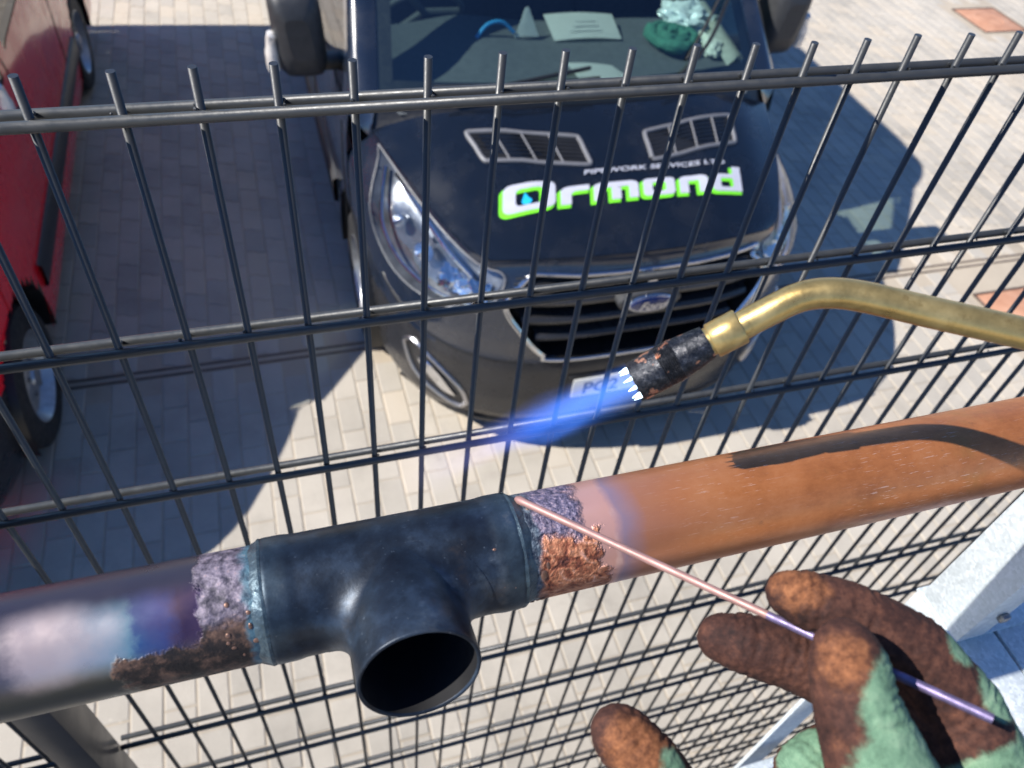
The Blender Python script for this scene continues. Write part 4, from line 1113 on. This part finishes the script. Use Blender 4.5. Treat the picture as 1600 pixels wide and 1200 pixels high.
# ================================================================== FILLER ROD
tip = Vector((.2285, PY + .0125, PZ + PR * .905)); tip = CAM + (tip - CAM).length * ray(806, 779).normalized()
rod = empty('filler_rod', tip, label='thin copper filler rod running from the joint into the gloved hand', cat='rod')
e2 = at(1552, 1124, .268)
def rp(t): return tip.lerp(e2, t) - tip
bm = bmesh.new(); tube(bm, [rp(0), rp(.012), rp(.03), rp(.3), rp(.62)], [.0012, .0023, .0019, .00180, .00175], 14); obj('rod_body', bm, M['rod'], rod)
bm = bmesh.new(); tube(bm, [rp(.62), rp(.8), rp(1.0)], .00175, 14); obj('blued_end', bm, M['rod_blued'], rod)

# ================================================================== TORCH
tq = empty('brazing_torch', at(1100, 537, .3495), label='bent brass brazing torch with a scorched dark burner head', cat='torch')
o0 = at(1100, 537, .3495)
def TQ(u, v, d): return at(u, v, d) - o0
h0, h1 = TQ(992, 597, .3555), TQ(1106, 535, .3490); hd = (h1 - h0).normalized(); HLn = (h1 - h0).length
bm = bmesh.new()
prof = [(0, .0062), (0, .0088), (.0015, .0094), (.010, .0096), (.0135, .0096)]
for k in range(9): prof += [(.0138 + k * .0009, .0099), (.0142 + k * .0009, .0095)]
prof += [(.0235, .0093), (HLn - .008, .0088), (HLn - .003, .0082), (HLn, .0078), (HLn, .0060)]
vs = lathe(bm, h0, hd, prof, 56)
for v in bm.verts:
    d = v.co - h0; s = d.dot(hd); rad = d - hd * s
    if rad.length > .008: v.co += rad.normalized() * (.0003 * noise.noise(v.co * 300))
obj('burner_head', bm, M['burner'], tq)
bm = bmesh.new(); lathe(bm, h0, hd, [(.002, .0088), (.002, .0004)], 32); obj('burner_face', bm, M['steel_ring'], tq)
x_, y_ = frame(hd)
def jet_mat():
    n = NT('flame_jets'); n.set(col=(.6, .8, 1), emis=(.72, .92, 1.0), emist=2.2); return n.m
M['jet'] = jet_mat()
for k in range(10):
    a = 2 * math.pi * k / 10; c = h0 + (x_ * math.cos(a) + y_ * math.sin(a)) * .0070
    bm = bmesh.new(); tube(bm, [c + hd * .001, c - hd * .0010, c - hd * .0042], [.0007, .0007, .0001], 10); obj('flame_jet', bm, M['jet'], tq)
bm = bmesh.new(); lathe(bm, h1, hd, [(-.004, .0066), (.002, .0066), (.0075, .0066)], 32); obj('neck', bm, M['brass'], tq)
c0, c1 = TQ(1112, 533, .3485), TQ(1158, 509, .3450); cdv = (c1 - c0); bm = bmesh.new()
lathe(bm, c0, cdv, [(0, .0062), (0, .0077), (.0006, .0081), (cdv.length - .0006, .0081), (cdv.length, .0077), (cdv.length, .0060)], 40); obj('collar', bm, M['brass'], tq)
pts = spline([TQ(1150, 514, .3455), TQ(1195, 490, .342), TQ(1245, 466, .3385), TQ(1290, 458, .336), TQ(1345, 463, .3345), TQ(1450, 487, .331), TQ(1600, 521, .327), TQ(1800, 570, .322), TQ(2000, 640, .318)], 8)
bm = bmesh.new(); tube(bm, pts, [.0064 + .0003 * sstep(0, 40, i) for i in range(len(pts))], 28); obj('tube', bm, M['brass'], tq)
# flame: a volume of glowing gas
fl_o = h0 - hd * .0005
def flame_mat():
    n = NT('flame_gas')
    n.t.nodes.remove(n.b)
    co = n.n('TexCoord').outputs['Object']; sx = n.n('SeparateXYZ'); n.l(co, sx.inputs[0]); X, Y, Z = sx.outputs        # local: X along flame 0..L
    mp = n.n('Mapping'); n.l(co, mp.inputs[0]); mp.inputs['Scale'].default_value = (28, 110, 110)
    nz = n.noise(1.0, 4, .6, mp.outputs[0])
    r = n.math('SQRT', n.math('ADD', n.math('MULTIPLY', Y, Y), n.math('MULTIPLY', Z, Z)))
    prof = n.ramp(n.maprange(X, 0, .13, 0, 1, False), [(0, (.55,) * 3), (.25, (.68,) * 3), (.55, (.60,) * 3), (1, (.95,) * 3)])
    rr_ = n.math('DIVIDE', r, n.math('MULTIPLY', prof, .0195))
    radial = n.maprange(n.math('ADD', rr_, n.math('MULTIPLY', n.math('SUBTRACT', nz, .5), n.maprange(X, 0, .09, .5, 2.0, False))), .10, 1.0, 1, 0)
    fall = n.ramp(n.maprange(X, 0, .13, 0, 1, False), [(0, (1,) * 3), (.28, (.85,) * 3), (.48, (.48,) * 3), (.62, (.14,) * 3), (.85, (.05,) * 3), (1, (0,) * 3)])
    em = n.n('Emission'); n.l(n.ramp(n.maprange(X, 0, .13, 0, 1, False), [(0, (.08, .27, 1)), (.4, (.06, .20, .95)), (.62, (.20, .22, .80)), (1, (.40, .38, .72))]), em.inputs[0])
    n.l(n.math('MULTIPLY', n.math('MULTIPLY', radial, fall), 58.0), em.inputs[1])
    n.l(em.outputs[0], n.o.inputs['Volume']); return n.m
M['flame'] = flame_mat()
bm = bmesh.new(); lathe(bm, Vector((0, 0, 0)), XA, [(0, .0001), (0, .0115), (.03, .0155), (.07, .0175), (.13, .0195), (.13, .0001)], 28)
fo = obj('torch_flame', bm, M['flame'], label='blue gas flame blowing from the burner head towards the tee joint', cat='flame')
fd = (at(640, 745, .385) - at(992, 597, .3555)).normalized()
fo.matrix_world = Matrix.Translation(o0 + fl_o) @ fd.to_track_quat('X', 'Z').to_matrix().to_4x4()

# ================================================================== GLOVED HAND
def glove_mat():
    n = NT('glove_latex_and_knit')
    a = n.n('Attribute', attribute_name='knit').outputs['Fac']
    pos = n.coord()
    m_ = n.maprange(n.math('ADD', a, n.math('MULTIPLY', n.math('SUBTRACT', n.noise(190, 6, .75), .5), .9)), .30, .74)
    f = n.noise(240, 5, .75); big = n.noise(38, 4)
    br = n.ramp(n.math('ADD', n.math('MULTIPLY', f, .6), n.math('MULTIPLY', big, .4)), [(.34, (.016, .007, .006)), (.48, (.045, .018, .013)), (.60, (.095, .038, .024)), (.74, (.22, .085, .04))])
    wn = n.n('Attribute', attribute_name='sunlit_orange').outputs['Fac']
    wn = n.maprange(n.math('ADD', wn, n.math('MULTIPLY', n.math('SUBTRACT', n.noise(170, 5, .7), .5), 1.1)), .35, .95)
    br = n.mix(n.math('MULTIPLY', wn, .75), br, n.ramp(f, [(.35, (.09, .03, .012)), (.6, (.30, .115, .045)), (.75, (.42, .19, .08))]))  # sunlit orange mixed into the latex colour
    wv = n.n('TexWave', wave_type='BANDS'); wv.inputs['Scale'].default_value = 520; wv.inputs['Distortion'].default_value = 1.2; n.l(pos, wv.inputs['Vector'])
    kn = n.ramp(n.math('ADD', n.math('MULTIPLY', n.noise(110, 6, .75), .9), n.math('MULTIPLY', wv.outputs['Fac'], .1)), [(.3, (.065, .12, .075)), (.5, (.13, .235, .145)), (.7, (.24, .34, .22))])
    c = n.mix(m_, br, kn)
    crk = n.voro(330); h = n.math('ADD', n.math('MULTIPLY', f, .8), n.math('MULTIPLY', crk, .8))
    n.set(col=c, rough=.82, spec=.28, normal=n.bump(h, .45, .0008)); return n.m
M['glove'] = glove_mat()
def glove():
    J = []; E = []
    def jt(u, v, d, r, par=None):
        J.append((at(u, v, d), r)); i = len(J) - 1
        if par is not None: E.append((par, i))
        return i
    palm = jt(1560, 1330, .296, .027)
    k1 = jt(1500, 1105, .303, .0158, palm)            # index knuckle
    a = jt(1425, 1012, .303, .0134, k1); a = jt(1335, 962, .305, .0128, a); a = jt(1262, 937, .307, .0117, a); jt(1232, 929, .308, .0092, a)
    k2 = jt(1430, 1150, .315, .0158, palm)            # middle finger
    a = jt(1335, 1072, .321, .0138, k2); a = jt(1235, 1027, .326, .0136, a); a = jt(1160, 1004, .328, .0126, a); jt(1128, 996, .329, .0098, a)
    f1 = jt(1452, 1080, .313, .0165, palm); f2 = jt(1400, 1040, .316, .0140, f1); jt(1365, 1020, .318, .0110, f2)
    t0 = jt(1450, 1350, .268, .0210, palm)            # thumb
    a = jt(1378, 1215, .2665, .0180, t0); a = jt(1338, 1110, .2690, .0152, a); a = jt(1325, 1050, .271, .0142, a); jt(1322, 1018, .272, .0112, a)
    k3 = jt(1320, 1290, .304, .0170, palm)            # ring finger, curled below
    a = jt(1262, 1205, .306, .0125, k3); a = jt(1285, 1180, .309, .0118, a)
    k4 = jt(1190, 1400, .304, .0150, palm)
    a = jt(1085, 1290, .304, .0135, k4); a = jt(1012, 1195, .306, .0132, a); a = jt(974, 1152, .308, .0122, a); jt(963, 1140, .3085, .0102, a)
    w_ = jt(1700, 1560, .28, .030, palm); jt(1900, 1900, .27, .033, w_)
    base = J[0][0]; bm = bmesh.new()
    for p, r in J: bmesh.ops.create_icosphere(bm, subdivisions=3, radius=r, matrix=Matrix.Translation(p - base))
    for i0, i1 in E:
        (p, r), (p1, r1) = J[i0], J[i1]
        tube(bm, [(p - base).lerp(p1 - base, t) for t in (0, .25, .5, .75, 1)], [lerp(r, r1, t) for t in (0, .25, .5, .75, 1)], 24)
    me = bpy.data.meshes.new('glove'); bm.to_mesh(me); bm.free()
    o = bpy.data.objects.new('glove', me); COL.objects.link(o); o.location = base
    rm_ = o.modifiers.new('remesh', 'REMESH'); rm_.mode = 'VOXEL'; rm_.voxel_size = .00125
    sm_ = o.modifiers.new('smooth', 'SMOOTH'); sm_.factor = .5; sm_.iterations = 24
    dg = bpy.context.evaluated_depsgraph_get(); m2 = bpy.data.meshes.new_from_object(o.evaluated_get(dg)); bpy.data.objects.remove(o)
    # worn surface relief and the knit / latex boundary
    seeds = [(at(1420, 1110, .262), .020), (at(1425, 1200, .262), .024), (at(1380, 1095, .262), .0075), (at(1262, 1175, .297), .0145), (at(1552, 1085, .296), .0105), (at(1592, 1190, .296), .016), (at(1505, 1010, .296), .0072), (at(1060, 1190, .295), .0065), (at(1800, 1650, .28), .09), (at(1650, 1400, .275), .05)]
    ca = m2.attributes.new('knit', 'FLOAT', 'POINT')
    vals = []
    for v in m2.vertices:
        p = v.co + base
        vals.append(max(0, min(1, max(.5 + (r - (p - s).length) / .008 for s, r in seeds))))
    ca.data.foreach_set('value', vals)
    wa = m2.attributes.new('sunlit_orange', 'FLOAT', 'POINT')
    orange_seeds = [(at(1245, 905, .300), .013), (at(1000, 1175, .294), .016), (at(1320, 1030, .258), .012), (at(1300, 1180, .250), .010)]  # orange painted as sunlight on index tip and thumb; lower finger is orange-brown
    wa.data.foreach_set('value', [max(0, min(1, max(.5 + (r - (v.co + base - s_).length) / .016 for s_, r in orange_seeds))) for v in m2.vertices])
    cre = []
    for i0, i1 in E:
        if J[i1][1] < .0145 and J[i0][1] < .0165:
            dv = (J[i1][0] - J[i0][0]).normalized()
            for off_ in (-.003, .0012, .0045): cre.append((J[i0][0] + dv * off_, dv, J[i0][1]))
    nrm = [v.normal.copy() for v in m2.vertices]
    for v, nv in zip(m2.vertices, nrm):
        q = v.co; d = .00028 * noise.fractal(q * 330, 1.0, 2.0, 3) + .0012 * noise.noise(q * 48) + .00035 * noise.noise(q * 900)
        p_ = q + base
        for cp, cv, cr in cre:
            e_ = p_ - cp
            if e_.length < cr * 1.5:
                sd = e_.dot(cv) + .0012 * noise.noise(q * 210); d -= .0009 * math.exp(-(sd / .0009) ** 2) * max(0, .6 + noise.noise(q * 90 + cp * 50))
        v.co = v.co + nv * d
    m2.polygons.foreach_set('use_smooth', [True] * len(m2.polygons)); m2.materials.clear(); m2.materials.append(M['glove'])
    g = bpy.data.objects.new('gloved_hand', m2); COL.objects.link(g); g.location = base
    tag(g, 'hand in a scorched brown and green work glove holding the filler rod', 'glove')
glove()
